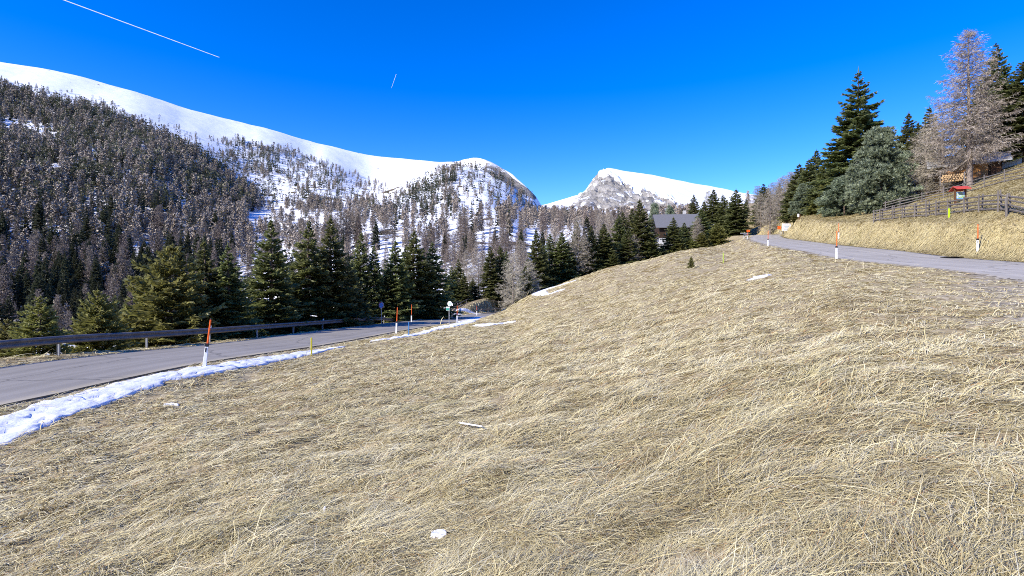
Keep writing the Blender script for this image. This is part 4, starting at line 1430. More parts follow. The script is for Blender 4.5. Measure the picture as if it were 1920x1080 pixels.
# regions of the hillside as (polygon, crowding, larch share, height)
REG = [
    ([(-140, 160), (0, 168), (90, 192), (180, 205), (260, 243), (330, 268), (395, 305), (430, 335), (480, 372), (520, 398), (470, 415), (440, 470), (430, 640), (-140, 660)], 9.5, .44, 17),
    ([(-140, 145), (0, 150), (90, 172), (180, 185), (330, 240), (420, 285), (440, 330), (395, 305), (330, 268), (180, 205), (0, 168), (-140, 160)], .5, .4, 8),
    ([(395, 262), (440, 262), (540, 285), (640, 318), (690, 345), (700, 375), (640, 385), (560, 392), (500, 392), (430, 335)], 2.4, .22, 13),
    ([(640, 318), (700, 340), (730, 362), (700, 400), (640, 392)], .9, .5, 12),
    ([(470, 392), (560, 388), (690, 380), (720, 400), (720, 425), (600, 412), (540, 408), (480, 420)], 5.5, .85, 13),
    ([(700, 425), (725, 385), (790, 345), (830, 322), (862, 316), (880, 325), (880, 360), (850, 400), (790, 425)], 5.5, .30, 13),
    ([(862, 314), (905, 318), (950, 340), (1000, 372), (1015, 392), (940, 400), (880, 400), (850, 400)], 1.9, .22, 13),
    ([(840, 400), (1000, 392), (1000, 420), (880, 425), (760, 425)], 2.6, .6, 13),
    ([(450, 420), (560, 412), (700, 425), (860, 425), (960, 425), (940, 470), (830, 440), (700, 440), (520, 440)], 2.0, .8, 13),
    ([(430, 440), (520, 440), (700, 440), (830, 440), (900, 460), (900, 600), (430, 640)], 5.0, .82, 15),
    ([(900, 440), (960, 405), (1010, 388), (1210, 388), (1260, 400), (1300, 395), (1300, 470), (1060, 540), (900, 580)], 5.5, .86, 15),
    ([(980, 384), (1130, 389), (1300, 378), (1340, 372), (1340, 400), (980, 400)], 3.0, .45, 12),
    ([(1180, 375), (1262, 376), (1262, 395), (1180, 395)], .4, .1, 14),
    ([(1340, 360), (1410, 372), (1410, 400), (1340, 410)], .5, .6, 13),
    ([(1415, 355), (1480, 350), (1580, 330), (1800, 300), (2050, 250), (2050, 330), (1800, 340), (1560, 400), (1440, 395)], 1.0, .5, 13),
]
GAPS = [[(0, 225), (60, 235), (120, 262), (110, 275), (50, 262), (0, 255)], [(455, 400), (545, 395), (560, 412), (480, 425)], [(505, 330), (530, 335), (560, 375), (520, 370)]]
g = np.random.default_rng(99)
# candidate cells: every terrain quad in view, seen or just behind a crest
sel = np.nonzero((th[:-1] > R(-49.8)) & (th[:-1] < R(49.6)))[0]
Rm, Um, Vm, Zm = RG[:, sel], UG[:, sel], VG[:, sel], ZG[:, sel]
elev = Zm / Rm
run = np.maximum.accumulate(elev, axis=0)
vis = (elev + 13.0 / Rm) > np.vstack([np.full((1, len(sel)), -9), run[:-1]])
vis &= (Rm > 150) & (Rm < 1900)
dth = np.diff(th)[sel][None, :] * F * np.ones_like(Rm)
dv = np.zeros_like(Rm)
dv[:-1] = np.abs(np.diff(Vm, axis=0))
slope_px = np.maximum(dv, .35)                                 # cells seen edge-on still carry trees
Uf, Vf, Rf = Um[vis], Vm[vis], Rm[vis]
area = (dth * slope_px)[vis]
xi, yi = XG[:, sel][vis], YG[:, sel][vis]
step_r = np.zeros_like(Rm); step_r[:-1] = np.diff(Rm, axis=0)
sr = step_r[vis]
sth = (np.diff(th)[sel][None, :] * np.ones_like(Rm))[vis]
crowd = np.zeros(len(Uf)); lsh = np.zeros(len(Uf)); hh_ = np.zeros(len(Uf))
un = Uf + 9 * fbm(xi / 40, yi / 40, 3); vn = Vf + 7 * fbm(xi / 40 + 30, yi / 40, 3)
for poly, c_, s_, h_ in REG:
    k = in_poly(poly, un, vn)
    crowd[k], lsh[k], hh_[k] = c_, s_, h_
for poly in GAPS:
    crowd[in_poly(poly, un, vn)] *= .05
clump = fbm(xi / 55, yi / 55, 4)
crowd *= np.clip(1 + 1.1 * clump, .12, 2.2)
lsh = np.clip(lsh + .55 * fbm(xi / 70 + 11, yi / 70, 3), .03, .97)
hpx = F * hh_ / np.maximum(Rf, 1) * .95
num = np.where(crowd > 0, crowd * area / np.maximum(hpx * hpx * .36, .5), 0)
cnt = g.poisson(np.minimum(num, 4))
J = np.repeat(np.arange(len(Uf)), cnt)
rr_ = np.hypot(xi[J], yi[J]) + sr[J] * g.random(len(J))
aa_ = np.arctan2(xi[J], yi[J]) + sth[J] * g.random(len(J))
TX, TY = rr_ * np.sin(aa_), rr_ * np.cos(aa_)
ok = np.ones(len(TX), bool)
near = rr_ < 260
if near.any():
    d2_, *_ = line_dist(right_c, TX[near], TY[near])
    tu, tv = project(TX[near], TY[near], base_height(TX[near], TY[near]))
    ok[near] = (d2_ > 9) & ~((tu > 1215) & (tu < 1362) & (TY[near] < 175)) & ~((tu > 1385) & (tu < 1440) & (TY[near] < 200))
J, TX, TY, rr_ = J[ok], TX[ok], TY[ok], rr_[ok]
TZ = ground(TX, TY) - .3
isl = g.random(len(J)) < lsh[J]
TH = hh_[J] * np.clip(g.normal(1.0, .24, len(J)), .35, 1.6) * np.where(isl, 1.0, .92)
TH *= np.clip(rr_ / 270, .55, 1)
_top = 540 - F * (TZ + TH) / TY
_u = 960 + F * TX / TY
lim = np.interp(_u, [700, 960, 1000, 1215, 1230, 1390, 1410], [0, 0, 384, 386, 386, 372, 0])
fit = (TZ - 0) + 0 * TH
fit = ((540 - lim) / F * TY - TZ)
TH = np.where(_top < lim, np.minimum(TH, fit), TH)
keep_ = TH > 3.5
J, TX, TY, TZ, TH, rr_, isl = J[keep_], TX[keep_], TY[keep_], TZ[keep_], TH[keep_], rr_[keep_], isl[keep_]
TW = TH * g.uniform(.66, 1.05, len(TH)) * np.where(TH < 9, 1.15, 1)
TR = g.random(len(J)) * 6.283
pinish = np.clip(smooth(450, 800, rr_) * .75, 0, 1)
print("forest trees", len(J), "larch", isl.sum())


def regional(u0, v0, yy_, kind):
    """(phrase, group) for a tree of the far forest, by the ground it stands on."""
    w = "bare grey-brown larch" if kind == LA else "dark green conifer"
    if u0 < 430 and v0 > 500: s = "at the foot of the left forest just beyond the road trees"
    elif u0 < 200: s = "in the dense forest at the far left of the mountainside"
    elif u0 < 470: s = "in the dense forest above the twin roadside spruces"
    elif u0 < 650 and v0 > 400: s = "in the open snowy wood behind the dark roadside spruces"
    elif u0 < 840 and v0 > 400: s = "in the open snowy wood beyond the round blue sign"
    elif u0 < 960 and v0 > 400: s = "in the valley wood beyond the snowy road bend"
    elif u0 < 1120: s = "in the brown larch wood left of the rocky peak"
    elif u0 < 1400: s = "in the wood behind the chalet below the rocky peak"
    elif u0 < 1640: s = "on the wooded slope above the crest of the upper road"
    else: s = "on the wooded slope behind the big stone pine"
    return w + " " + s, ("larches " if kind == LA else "conifers ") + s


def dens(soups, ids):
    out = []
    for s in soups:
        v, f, t = s.arrays()
        out.append((v, t))
    return out


px_h = TH / rr_
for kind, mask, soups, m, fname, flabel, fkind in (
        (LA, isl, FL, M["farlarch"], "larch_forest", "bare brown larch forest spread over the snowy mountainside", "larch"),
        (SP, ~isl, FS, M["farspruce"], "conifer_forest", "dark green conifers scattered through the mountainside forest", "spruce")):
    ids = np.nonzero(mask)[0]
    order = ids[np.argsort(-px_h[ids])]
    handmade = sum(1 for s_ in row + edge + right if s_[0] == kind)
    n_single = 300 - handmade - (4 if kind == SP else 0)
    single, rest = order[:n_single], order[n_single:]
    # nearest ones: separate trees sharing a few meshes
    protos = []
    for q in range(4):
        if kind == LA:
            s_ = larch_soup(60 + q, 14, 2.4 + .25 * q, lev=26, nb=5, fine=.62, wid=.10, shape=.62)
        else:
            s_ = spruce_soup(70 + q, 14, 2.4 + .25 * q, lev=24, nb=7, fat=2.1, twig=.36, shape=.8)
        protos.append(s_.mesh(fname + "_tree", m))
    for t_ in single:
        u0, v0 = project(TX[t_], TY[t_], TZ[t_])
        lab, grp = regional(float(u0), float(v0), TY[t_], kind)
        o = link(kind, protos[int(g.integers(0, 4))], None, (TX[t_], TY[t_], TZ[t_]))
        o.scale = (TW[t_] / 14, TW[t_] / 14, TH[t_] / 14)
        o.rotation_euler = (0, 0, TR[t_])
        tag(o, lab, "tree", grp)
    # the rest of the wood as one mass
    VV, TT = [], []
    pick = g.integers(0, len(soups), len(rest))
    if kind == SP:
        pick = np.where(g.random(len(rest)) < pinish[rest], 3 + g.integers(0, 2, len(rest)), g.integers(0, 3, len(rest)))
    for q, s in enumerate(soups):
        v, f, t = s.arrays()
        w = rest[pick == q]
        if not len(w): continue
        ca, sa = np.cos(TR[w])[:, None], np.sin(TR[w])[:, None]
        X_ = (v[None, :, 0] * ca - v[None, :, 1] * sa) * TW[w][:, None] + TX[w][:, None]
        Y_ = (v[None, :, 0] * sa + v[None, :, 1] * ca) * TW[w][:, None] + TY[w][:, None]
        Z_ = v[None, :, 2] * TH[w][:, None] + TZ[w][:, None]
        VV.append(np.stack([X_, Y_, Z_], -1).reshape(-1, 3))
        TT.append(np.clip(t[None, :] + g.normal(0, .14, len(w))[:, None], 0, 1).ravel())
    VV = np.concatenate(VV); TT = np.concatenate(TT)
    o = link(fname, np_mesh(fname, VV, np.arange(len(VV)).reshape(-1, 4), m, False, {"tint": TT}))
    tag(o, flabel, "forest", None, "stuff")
    print(fname, len(rest), "trees", len(VV) // 4, "faces")

# ------------------------------------------------------------------ snow poles along the roads
POSTS = "white delineator posts along the roads"


def delineator(p, label, rz=0.0, stick=.80, tilt=0.0, reflector=True, h=.83, stick_mat="orange", w=.12):
    o = empty("delineator_post", p, rz, label, "road post", POSTS)
    o.rotation_euler = (0, R(tilt), rz)
    b = MB(); b.box(0, 0, (h - .11) / 2 - .1, w, w * .72, h + .09, taper=.82)
    b.build("post", M["white"], o, bevel=.012)
    b = MB(); b.box(0, 0, h - .055, w * .95, w * .72, .11)
    b.build("cap", M["black"], o, bevel=.008)
    if reflector:
        b = MB(); b.box(-.012, -w * .36 + .008, h - .22, .038, .02, .15)
        b.build("reflector", M["black"], o)
    if stick:
        b = MB(); b.bar((.012, 0, h - .01), (.018, 0, h + stick), .062, n=8, w2=.05)
        b.build("snow_pole", M[stick_mat], o)
        b = MB(); b.bar((.018, 0, h + stick - .005), (.018, 0, h + stick + .05), .05, n=8, w2=.03)
        b.build("pole_tip", M["black"], o)
    return o


delineator(pix(383, 690, 14, 24), "leaning white road post with bright orange snow pole beside the snow band", R(20), .80, 6)
delineator(pix(743, 625, 25, 60), "white road post with orange snow pole beyond the green-yellow stake", 0, .95, 2, False)
delineator(pix(771.5, 605, 40, 75), "white post with orange snow pole at the end of the guardrail", 0, 1.0, 0, False)
delineator(pix(857, 605, 40, 80), "white post with orange-red snow pole right of the traffic sign", 0, .9, 0, False)
delineator(at(894, 74), "small white post with orange pole at the bend of the grey road", 0, .6, 0, False)
delineator(pix(1568.5, 485, 25, 45), "white road post with thick orange pole on the near verge of the pale road", 0, .98, 0, False, .83)
delineator(pix(1833, 473, 22, 45), "white post with black reflector and orange pole on the right bank", R(-10), .85, 0, True)
delineator(at(1572.5, 57), "white road post standing just behind the thick orange pole across the pale road", 0, .9, 0, True)
delineator(pix(1440, 461, 40, 80), "slim white post with thin orange pole on the left verge up the pale road", 0, .95, 0, False, .8)
delineator(at(1464.5, 112), "small white post below the orange panel at the curve", 0, 0, 0, False)
delineator(at(1482, 100), "small white post below the white notice board", 0, 0, 0, False)
delineator(pix(1401, 449, 70, 125), "small white post with orange pole where the pale road leaves the meadow", 0, .5, 0, False)


def stake(p, h, m, label, w=.07, tilt=0, cap=None):
    o = empty("marker_stake", p, 0, label, "stake")
    o.rotation_euler = (0, R(tilt), 0)
    b = MB(); b.bar((0, 0, -.15), (0, 0, h), w, n=8)
    b.build("shaft", M[m], o)
    b = MB(); b.bar((0, 0, h - .01), (0, 0, h + .06), w * 1.15, n=8, w2=w * .8)
    b.build("tip", M[cap or m], o)
    return o


stake(pix(584, 668, 15, 35), .72, "yellow", "short yellow-green marker stake in the far end of the snow band", .065, 0)
stake(pix(766.5, 631, 25, 50), .78, "bluestake", "thin blue marker stake in the snow right of the orange poles", .06)
stake(pix(1356, 494, 40, 120), .9, "lime", "thin pale green stick in the upper meadow", .05)

# ------------------------------------------------------------------ guardrails
def guardrail(name, line, spacing, label, m_beam, h=.74, side=1, end=True):
    base = line[0]
    o = empty(name, base, 0, label, "guardrail")
    prof = [(-.01, -.155), (.055, -.115), (.055, -.055), (-.01, -.03), (-.01, .03), (.055, .055), (.055, .115), (-.01, .155), (-.035, .15), (.025, .11), (.025, .06), (-.035, .03), (-.035, -.03), (.025, -.06), (.025, -.11), (-.035, -.15)]
    nr = normals2(line) * side
    vs = []
    for i, (p, n) in enumerate(zip(line, nr)):
        drop = 0
        if end: drop = max(0, (i - (len(line) - 6)) / 5) * .55
        for a, c in prof:
            vs.append((p[0] + n[0] * (a + .06) - base[0], p[1] + n[1] * (a + .06) - base[1], p[2] + h - .155 + c - drop - base[2]))
    k = len(prof)
    fs = [(i * k + j, i * k + (j + 1) % k, (i + 1) * k + (j + 1) % k, (i + 1) * k + j) for i in range(len(line) - 1) for j in range(k)]
    fs += []
    me = np_mesh("beam", vs, fs, m_beam)
    link("beam", me, o)
    dist = np.r_[0, np.cumsum(np.linalg.norm(np.diff(line[:, :2], axis=0), axis=1))]
    for s in np.arange(.4, dist[-1] - 1.5, spacing):
        q = np.array([np.interp(s, dist, line[:, c]) for c in range(3)]) - base
        i = int(np.argmin(np.abs(dist - s)))
        a = math.atan2(nr[i][1], nr[i][0])
        b = MB()
        b.box(-.035 * math.cos(a), -.035 * math.sin(a), 0, .012, .055, 1.2, a)
        b.box(-.075 * math.cos(a), -.075 * math.sin(a), 0, .07, .012, 1.2, a)
        b.box(-.11 * math.cos(a), -.11 * math.sin(a), 0, .012, .055, 1.2, a)
        b.build("post", M["steel"], o, tuple(q + np.array([0, 0, .06])))
    for s in np.arange(12.4, dist[-1] - 3, 12.0):
        q = np.array([np.interp(s, dist, line[:, c]) for c in range(3)]) - base
        b = MB(); b.box(0, 0, h + .05, .05, .09, .12)
        b.build("reflector", M["white"], o, tuple(q))
    return o


gl = left_c.copy()
gl[:, :2] -= normals2(left_c) * (LW / 2 + 1.0)
gl = gl[(gl[:, 1] > 3.5) & (gl[:, 1] < 57.5)]
gl[:, 2] = ground(gl[:, 0], gl[:, 1]) + .02
guardrail("guardrail", gl[::2], 4.0, "long brown steel guardrail along the far side of the grey road", M["brownsteel"], .78)
g2 = rn_edge.copy()
g2[:, :2] -= normals2(rn_edge) * .9
g2 = g2[(g2[:, 1] > 104) & (g2[:, 1] < 132)]
g2[:, 2] = ground(g2[:, 0], g2[:, 1])
guardrail("guardrail", g2[::2], 4.0, "short grey guardrail at the crest of the pale road", M["steel"], .75, 1, False)

# ------------------------------------------------------------------ traffic signs
p = pix(715, 607, 40, 60)
o = empty("road_sign", p, R(-32), "round blue no-stopping sign with red rim on a thin grey pole", "sign")
hs_ = (607 - 572) / F * p.y
b = MB(); b.bar((0, .03, -.2), (0, .03, hs_ + .3), .06, n=8); b.build("pole", M["steel"], o)
b = MB(); b.disc((0, 0, hs_), .27, .02, 28); b.build("plate", M["blue"], o)
b = MB(); b.ring((0, -.014, hs_), .255, .30, .02, 28)
b.bar((-.17, -.016, hs_ + .17), (.17, -.016, hs_ - .17), .04, .012)
b.build("red_rim", M["red"], o)
b = MB(); b.ring((0, -.012, hs_), .30, .32, .018, 28); b.build("white_edge", M["white"], o)

p = pix(841.5, 613, 40, 70)
o = empty("road_sign", p, R(-24), "round white plate with two dark bars above a green board on one pole", "sign")
s_ = p.y / F
b = MB(); b.bar((0, .05, -.2), (0, .05, 45 * s_), .06, n=8); b.build("pole", M["steel"], o)
b = MB(); b.disc((2 * s_, 0, 40 * s_), 4.6 * s_, .02, 28); b.build("round_plate", M["white"], o)
b = MB(); b.box(1.2 * s_, -.016, 40 * s_, 1.0 * s_, .012, 4.6 * s_); b.box(3.4 * s_, -.016, 40 * s_, 1.0 * s_, .012, 4.6 * s_); b.build("bars", M["blue"], o)
b = MB(); b.box(6.6 * s_, .03, 38.4 * s_, 3.6 * s_, .02, 4.0 * s_); b.build("small_plate", M["white"], o)
b = MB(); b.box(-2.4 * s_, .02, 30.6 * s_, 7.4 * s_, .02, 7.2 * s_); b.build("board", M["white"], o)
b = MB(); b.box(-2.4 * s_, .006, 29.6 * s_, 6.8 * s_, .012, 4.4 * s_); b.build("green_field", M["green"], o)

# white notice board beside the upper road
p = at(1475, 104)
zc = (540 - 426) / F * p.y - p.z
s_ = p.y / F
o = empty("notice_board", p, R(4), "big white notice board with faint blue lines beside the pale road", "sign board")
b = MB(); b.box(0, 0, zc, 17 * s_, .06, 14 * s_); b.build("panel", M["white"], o, bevel=.01)
b = MB()
for k_ in range(4):
    b.box((-.6 + .4 * (k_ % 2)) * s_, -.036, zc + (4.2 - 2.6 * k_) * s_, (11 - 2.0 * (k_ % 3)) * s_, .012, .9 * s_)
b.build("lines", flat_mat("faded_blue_print", (.42, .55, .68), .6, .1), o)
for sx in (-6, 6):
    b = MB(); b.bar((sx * s_, .06, -.3), (sx * s_, .06, zc + 5 * s_), .09); b.build("post", M["greywood"], o)
p = at(1461, 116)
s_ = p.y / F
o = empty("warning_panel", p, 0, "orange panel on a post left of the white notice board", "sign")
zc = (540 - 427) / F * p.y - p.z
b = MB(); b.box(0, 0, zc, 6 * s_, .04, 6 * s_); b.build("panel", M["orange"], o)
b = MB(); b.bar((0, .05, -.2), (0, .05, zc), .08, n=8); b.build("post", M["steel"], o)
p = at(1403, 106)
s_ = p.y / F
o = empty("warning_panel", p, 0, "small orange panel behind the guardrail at the road crest", "sign")
zc = (540 - 433) / F * p.y - p.z
b = MB(); b.box(0, 0, zc, 6 * s_, .04, 4 * s_); b.build("panel", M["orange"], o)
b = MB(); b.bar((0, .05, -.2), (0, .05, zc), .1, n=8); b.build("post", M["greywood"], o)
p = at(1497, 92)
s_ = p.y / F
zc = (540 - 404) / F * p.y - p.z
o = empty("path_sign", p, 0, "small white plate on a brown post at the bushes above the bank", "sign")
b = MB(); b.box(-.5 * s_, -.05, zc, 3.4 * s_, .03, 6 * s_); b.build("plate", M["white"], o)
b = MB(); b.box(2 * s_, 0, zc / 2 - .2, 3.0 * s_, .12, zc + .8); b.build("post", M["brownwood"], o)

# info board with a red roof in the fenced meadow
p = at(1800.5, 45)
s_ = p.y / F
zb_ = (540 - 387) / F * p.y
p.z = min(p.z, zb_)
o = empty("information_board", p, R(-14), "wooden information board with a small red roof inside the fenced meadow", "information board")
for sx in (-8, 8):
    b = MB(); b.bar((sx * s_, 0, -.3), (sx * s_, 0, 34 * s_), .13); b.build("post", M["brownwood"], o, bevel=.01)
b = MB(); b.box(0, -.02, 20.5 * s_, 14.5 * s_, .05, 13 * s_); b.build("panel", M["blue"], o)
m_, nt_, b_ = new_mat("map_print")
nn_ = noise_n(nt_, 3.0, 3)
rr2 = ramp(nt_, nn_, [(.35, (.04, .16, .42)), (.48, (.55, .62, .66)), (.56, (.18, .34, .06)), (.7, (.62, .66, .68))])
nt_.links.new(rr2.outputs[0], b_.inputs["Base Color"])
b = MB(); b.box(0, -.052, 20.5 * s_, 12.5 * s_, .014, 11 * s_); b.build("map", m_, o)
b = MB(); b.bar((-8 * s_, 0, 13 * s_), (8 * s_, 0, 13 * s_), .1); b.build("cross_bar", M["brownwood"], o)
b = MB()
b.poly([(-12 * s_, -.62, 31.5 * s_), (11 * s_, -.62, 31.5 * s_), (11 * s_, 0, 38 * s_), (-12 * s_, 0, 38 * s_),
        (-12 * s_, -.62, 30.4 * s_), (11 * s_, -.62, 30.4 * s_), (11 * s_, 0, 36.9 * s_), (-12 * s_, 0, 36.9 * s_)], [(0, 1, 2, 3), (7, 6, 5, 4), (0, 4, 5, 1), (1, 5, 6, 2), (2, 6, 7, 3), (3, 7, 4, 0)])
b.poly([(-12 * s_, .62, 31.5 * s_), (11 * s_, .62, 31.5 * s_), (11 * s_, .004, 38 * s_), (-12 * s_, .004, 38 * s_),
        (-12 * s_, .62, 30.4 * s_), (11 * s_, .62, 30.4 * s_), (11 * s_, .004, 36.9 * s_), (-12 * s_, .004, 36.9 * s_)], [(3, 2, 1, 0), (4, 5, 6, 7), (1, 5, 4, 0), (2, 6, 5, 1), (3, 7, 6, 2), (0, 4, 7, 3)])
b.build("roof", M["redroof"], o)

# ------------------------------------------------------------------ wooden fences
def fence(name, pts, h, rails, label, paired=True, thick=.085, seed=0, lean=.06):
    g_ = random.Random(seed)
    base = pts[0]
    o = empty(name, base, 0, label, "fence")
    tops = []
    for i, q in enumerate(pts):
        d = (pts[min(i + 1, len(pts) - 1)] - pts[max(i - 1, 0)]); d.z = 0; d.normalize()
        n = Vector((d.y, -d.x, 0))
        rel = q - base
        hh2 = h * g_.uniform(1.02, 1.22)
        for s in ((-1, 1) if paired else (1,)):
            b = MB()
            le = Vector((g_.uniform(-lean, lean), g_.uniform(-lean, lean), 0))
            b.bar(rel + n * s * .085 + Vector((0, 0, -.3)), rel + n * s * .085 + le + Vector((0, 0, hh2 * g_.uniform(.92, 1.05))), thick * g_.uniform(.85, 1.2), n=6, w2=thick * .8)
            b.build("post", M["greywood"], o)
    for k in range(rails):
        z = h * (.16 + .78 * k / (rails - 1))
        for i in range(len(pts) - 1):
            a, c = pts[i] - base, pts[i + 1] - base
            d = (c - a).normalized()
            b = MB()
            b.bar(a - d * .25 + Vector((0, 0, z + g_.uniform(-.05, .05))), c + d * .25 + Vector((0, 0, z + g_.uniform(-.05, .05))), thick * g_.uniform(.85, 1.2), thick * g_.uniform(.9, 1.3), n=6, w2=thick * .8)
            b.build("rail", M["greywood"], o)
    return o


def fy(u_): return float(np.interp(u_, [1600, 1640, 1760, 1920, 2000], [56, 50, 40.8, 28.9, 26.2]))
def fy2(u_): return float(np.interp(u_, [1640, 1760, 1920, 2000], [64, 58, 47, 43]))


lf = [at(u_, fy(u_)) for u_ in (1640, 1652, 1675, 1694, 1716, 1739, 1757, 1779, 1811, 1838, 1875, 1892, 1935, 1985)]
fence("wooden_fence", lf, 1.12, 4, "weathered grey rail fence with paired posts along the top of the road bank", True, .10, 1)
uf = [at(u_, fy2(u_)) for u_ in (1660, 1688, 1730, 1770, 1808, 1847, 1886, 1925, 1970)]
fence("wooden_fence", uf, 1.15, 4, "weathered grey rail fence climbing the slope below the tall bare larch", False, .10, 2)
p = at(1808, 56.8)
b = MB(); b.bar((0, 0, -.3), (.03, 0, 2.3), .17, n=8, w2=.14)
tag(b.build("wooden_post", M["greywood"], None, p), "tall single grey post standing in the climbing fence beside the larch trunk", "post")
p = at(1887, 30.6)
b = MB(); b.bar((0, 0, -.3), (0, .02, 1.15), .13, n=8)
tag(b.build("wooden_post", M["greywood"], None, p), "short thick grey post in front of the lower fence at its gate", "post")
p = at(1779.5, 38.0)
b = MB(); b.bar((0, 0, -.2), (.01, 0, .72), .11, .05)
b.build("marker_board", M["lime"], None, p)
tag(bpy.data.objects["marker_board"], "bright lime yellow marker board standing at the lower fence", "marker")
# timber fences up the bank behind the road bend
fence("wooden_fence", [at(836, 79), at(846, 86), at(857, 94), at(868, 101), at(882, 107)], .8, 2, "low brown timber fence climbing left of the grassy ramp at the road bend", False, .16, 3)
fence("wooden_fence", [at(849, 79), at(862, 86), at(874, 93), at(886, 100)], .7, 2, "low brown timber fence in the middle of the bank at the road bend", False, .16, 4)
fence("wooden_fence", [at(902, 80), at(915, 84), at(928, 88), at(942, 92), at(956, 95)], .8, 2, "low brown timber fence climbing the right side of the bank at the road bend", False, .16, 5)

# ------------------------------------------------------------------ buildings
def gable_roof(b, L, D, z0, rise, over, t=.12):
    """Two slabs with the ridge along X."""
    for s in (-1, 1):
        e = D / 2 + over
        zz = z0 - over * rise / (D / 2)
        y_in = .003 * s
        vs = [(-L / 2 - over, s * e, zz), (L / 2 + over, s * e, zz), (L / 2 + over, y_in, z0 + rise), (-L / 2 - over, y_in, z0 + rise)]
        vs += [(a, c, d - t) for a, c, d in vs]
        fs = [(0, 1, 2, 3), (7, 6, 5, 4), (0, 4, 5, 1), (1, 5, 6, 2), (2, 6, 7, 3), (3, 7, 4, 0)]
        b.poly(vs, fs if s < 0 else [f[::-1] for f in fs])


def gable_walls(b, L, D, z0, z1, rise):
    x, y = L / 2, D / 2
    vs = [(-x, -y, z0), (x, -y, z0), (x, y, z0), (-x, y, z0), (-x, -y, z1), (x, -y, z1), (x, y, z1), (-x, y, z1), (-x, 0, z1 + rise), (x, 0, z1 + rise)]
    b.poly(vs, [(0, 1, 5, 4), (1, 2, 6, 9, 5), (2, 3, 7, 6), (3, 0, 4, 8, 7), (0, 3, 2, 1)])


yc = 142.0
p = Vector(((1268 - 960) / F * yc, yc, 0))
zr, ze, zbase = (540 - 401) / F * yc, (540 - 424) / F * yc, (540 - 462) / F * yc
o = empty("chalet", (p.x, p.y, zbase), R(-6), "dark timber chalet with a grey shingle roof among the spruces at the meadow edge", "chalet")
L_, D_ = 10.5, 8.0
zr, ze = zr - zbase, ze - zbase
b = MB(); gable_walls(b, L_, D_, 2.0, ze + .1, zr - ze - .35); b.build("timber_wall", M["darkwood"], o)
b = MB(); b.box(0, 0, .2, L_ - .1, D_ - .1, 3.6); b.build("stone_base", M["stone"], o)
b = MB(); gable_roof(b, L_, D_, ze + .1, zr - ze - .2, 1.1, .2); b.build("roof", M["shingle"], o)
b = MB(); b.box(2.4, .9, zr + .2, .8, .8, 1.6); b.build("chimney", M["stone"], bpy.data.objects[o.children[-1].name])
b = MB(); b.box(-L_ / 2 - .7, 0, 2.3, 1.4, D_ * .9, .14)
b.build("balcony", M["greywood"], o)
bal = o.children[-1]
for k_ in range(9):
    b = MB(); b.bar((-L_ / 2 - 1.35, -D_ * .43 + k_ * D_ * .86 / 8, 2.3), (-L_ / 2 - 1.35, -D_ * .43 + k_ * D_ * .86 / 8, 3.5), .1); b.build("baluster", M["greywood"], bal)
b = MB(); b.bar((-L_ / 2 - 1.35, -D_ * .45, 3.45), (-L_ / 2 - 1.35, D_ * .45, 3.45), .13); b.build("handrail", M["greywood"], bal)
for k_, (xx_, yy2) in enumerate(((-3.2, 0), (0, 0), (3.2, 0))):
    b = MB(); b.box(xx_, -D_ / 2 - .02, 3.2, 1.0, .1, 1.0); w_ = b.build("window", M["brownwood"], o)
    b = MB(); b.box(xx_, -D_ / 2 - .06, 3.2, .8, .06, .8); b.build("pane", M["glass"], w_)
for k_ in (-2, 2):
    b = MB(); b.box(-L_ / 2 - .02, k_, 3.3, .1, .95, 1.0); w_ = b.build("window", M["brownwood"], o)
    b = MB(); b.box(-L_ / 2 - .06, k_, 3.3, .06, .75, .8); b.build("pane", M["glass"], w_)

yc = 150.0
zr, zbase = (540 - 411) / F * yc, (540 - 440) / F * yc
o = empty("hut", ((1338 - 960) / F * yc, yc, zbase), R(-30), "small timber hut with a pale grey roof beside the tallest spruce of the meadow edge", "hut")
b = MB(); gable_walls(b, 4.2, 3.6, -2, zr - zbase - 1.4, 1.15); b.build("wall", M["darkwood"], o)
b = MB(); gable_roof(b, 4.2, 3.6, zr - zbase - 1.4, 1.3, .6, .14); b.build("roof", M["metalroof"], o)
b = MB(); b.box(-.6, -1.82, .6, .9, .08, 1.8); b.build("door", M["greywood"], o)

# woodshed behind the bare larch
yc = 66.0
p = at(1812, yc)
zb_ = (540 - 333) / F * yc - .7
o = empty("woodshed", (p.x, p.y, zb_), R(-38), "timber woodshed with fresh orange planks and sheet roof behind the tall bare larch", "shed")
b = MB(); gable_walls(b, 6.4, 3.4, -2.5, 2.5, .9); b.build("wall", M["darkwood"], o)
b = MB(); b.box(-.4, -1.74, 1.1, 4.6, .05, 2.1); b.build("plank_cladding", M["plank"], o)
b = MB(); gable_roof(b, 6.4, 3.4, 2.5, 1.0, .8, .1); b.build("roof", M["metalroof"], o)
b = MB(); b.box(2.6, -1.73, 1.0, .9, .04, 2.0); b.build("door", M["brownwood"], o)
p2 = at(1787, 61)
o = empty("firewood_stack", (p2.x, p2.y, max(p2.z, (540 - 341) / F * 61)), R(-38), "stack of pale split firewood beside the woodshed", "firewood")
b = MB()
for k_ in range(9):
    for j_ in range(4):
        r_ = random.uniform(.09, .13)
        b.disc((-1.0 + .245 * k_ + .1 * (j_ % 2), 0, .12 + .22 * j_), r_, .5, 9)
b.build("logs", M["logend"], o)
for k_ in (-1, 1):
    b = MB(); b.bar((k_ * 1.18, 0, -.4), (k_ * 1.18, 0, 1.4), .1); b.build("stake", M["greywood"], o)
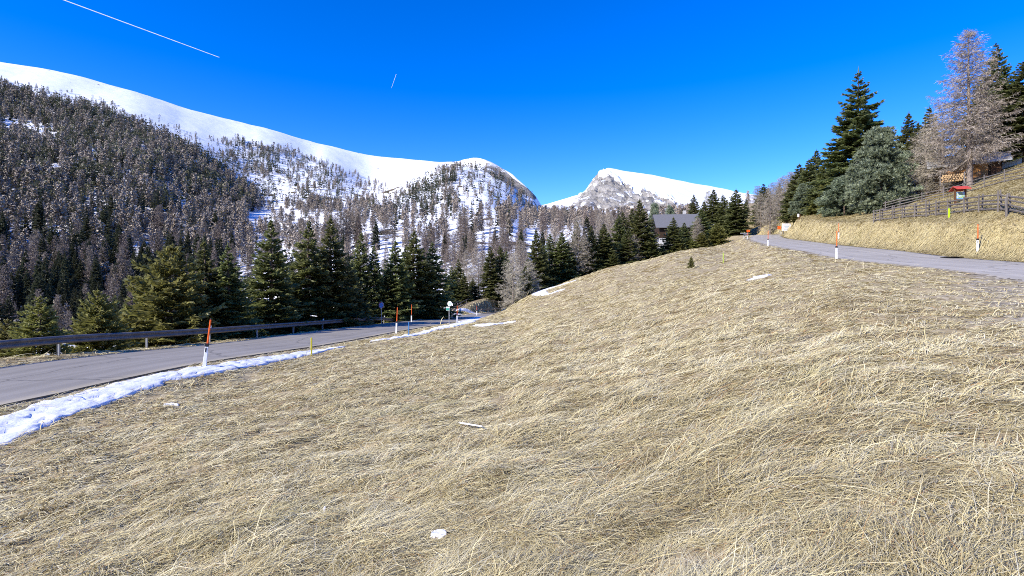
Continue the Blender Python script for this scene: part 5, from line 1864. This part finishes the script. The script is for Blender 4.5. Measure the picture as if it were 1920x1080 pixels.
# white house at the right edge
yc = 66.0
p = at(1908, yc)
zb_ = (540 - 322) / F * yc
o = empty("house", (p.x, p.y, zb_), R(-40), "white walled house half hidden behind the spruces at the right frame edge", "house")
b = MB(); gable_walls(b, 8, 5, -3, 2.6, 1.6); b.build("wall", M["plaster"], o)
b = MB(); gable_roof(b, 8, 5, 2.6, 1.8, 1.0, .16); b.build("roof", M["darkwood"], o)
for xx_ in (-2.2, 1.6):
    b = MB(); b.box(xx_, -2.52, 1.2, 1.1, .1, 1.2); w_ = b.build("window", M["brownwood"], o)
    b = MB(); b.box(xx_, -2.56, 1.2, .9, .06, 1.0); b.build("pane", M["glass"], w_)

# ------------------------------------------------------------------ small things in the grass
q0, q1 = pix(861, 800, 4, 14), pix(904, 809, 4, 14)
b = MB(); b.bar((0, 0, .05), tuple(q1 - q0 + Vector((0, 0, .06))), .026, n=7, w2=.02)
tag(b.build("stick", M["white"], None, q0), "pale bleached stick lying flat on the grass", "stick")


def weed(u_, v_, y0, y1, h, label, m="larchbark", seed=0, nb=5):
    g_ = random.Random(seed)
    p_ = pix(u_, v_, y0, y1)
    b_ = MB()
    w = max(.006, p_.y / 512 * .34)
    t0 = Vector((g_.uniform(-.1, .1) * h, g_.uniform(-.1, .1) * h, h))
    b_.bar((0, 0, -.05), tuple(t0), w, n=5, w2=w * .5)
    for k in range(nb):
        f = g_.uniform(.35, .95)
        s = t0 * f
        b_.bar(tuple(s), tuple(s + Vector((g_.uniform(-.3, .3) * h, g_.uniform(-.2, .2) * h, g_.uniform(.05, .25) * h))), w * .7, n=4, w2=w * .3)
    return tag(b_.build("dry_stalk", M[m], None, p_), label, "dry stalk", "dry stalks in the meadow")


for k_, (u_, v_, y0, y1, h_, lab) in enumerate([
        (826, 699, 10, 40, .42, "upright dry stalk in the middle of the meadow"), (857, 700, 10, 40, .3, "short forked dry stalk right of the middle one"),
        (774, 686, 10, 40, .32, "small green-brown twig near the yellow-green stake"), (1326, 594, 10, 45, .5, "tall dry stalk in the upper meadow below the lone snow patch"),
        (1320, 545, 15, 60, .5, "dry stalk left of the lone snow patch"), (1336, 552, 15, 60, .45, "forked dry stalk under the sapling"),
        (1160, 549, 15, 60, .5, "thin dry stalk on the crown of the meadow"), (1241, 560, 15, 60, .4, "crooked dry stalk on the crown of the meadow"),
        (1585, 588, 8, 30, .45, "bent dry stalk below the pale road"), (1492, 605, 8, 30, .4, "upright dry stalk in the right half of the meadow"),
        (584, 778, 5, 16, .2, "small dark stalk in the left part of the meadow"), (893, 728, 6, 20, .25, "dark short stalk above the bleached stick")]):
    weed(u_, v_, y0, y1, h_, lab, "bark", k_)

# ------------------------------------------------------------------ contrails high in the sky
def contrail(u0, v0, u1, v1, d, r0, r1, label):
    a = Vector(((u0 - 960) / F * d, d, (540 - v0) / F * d))
    c = Vector(((u1 - 960) / F * d, d, (540 - v1) / F * d))
    b = MB(); b.bar((0, 0, 0), tuple(c - a), r0 * 2, n=8, w2=r1 * 2)
    return tag(b.build("contrail", M["contrail"], None, a), label, "contrail")


contrail(60, -22, 411, 107.5, 16000, 15, 9, "long white aircraft trail slanting across the sky above the left ridge")
contrail(734, 165, 743, 139, 16000, 3.5, 6.5, "short faint aircraft trail high above the middle of the ridge")
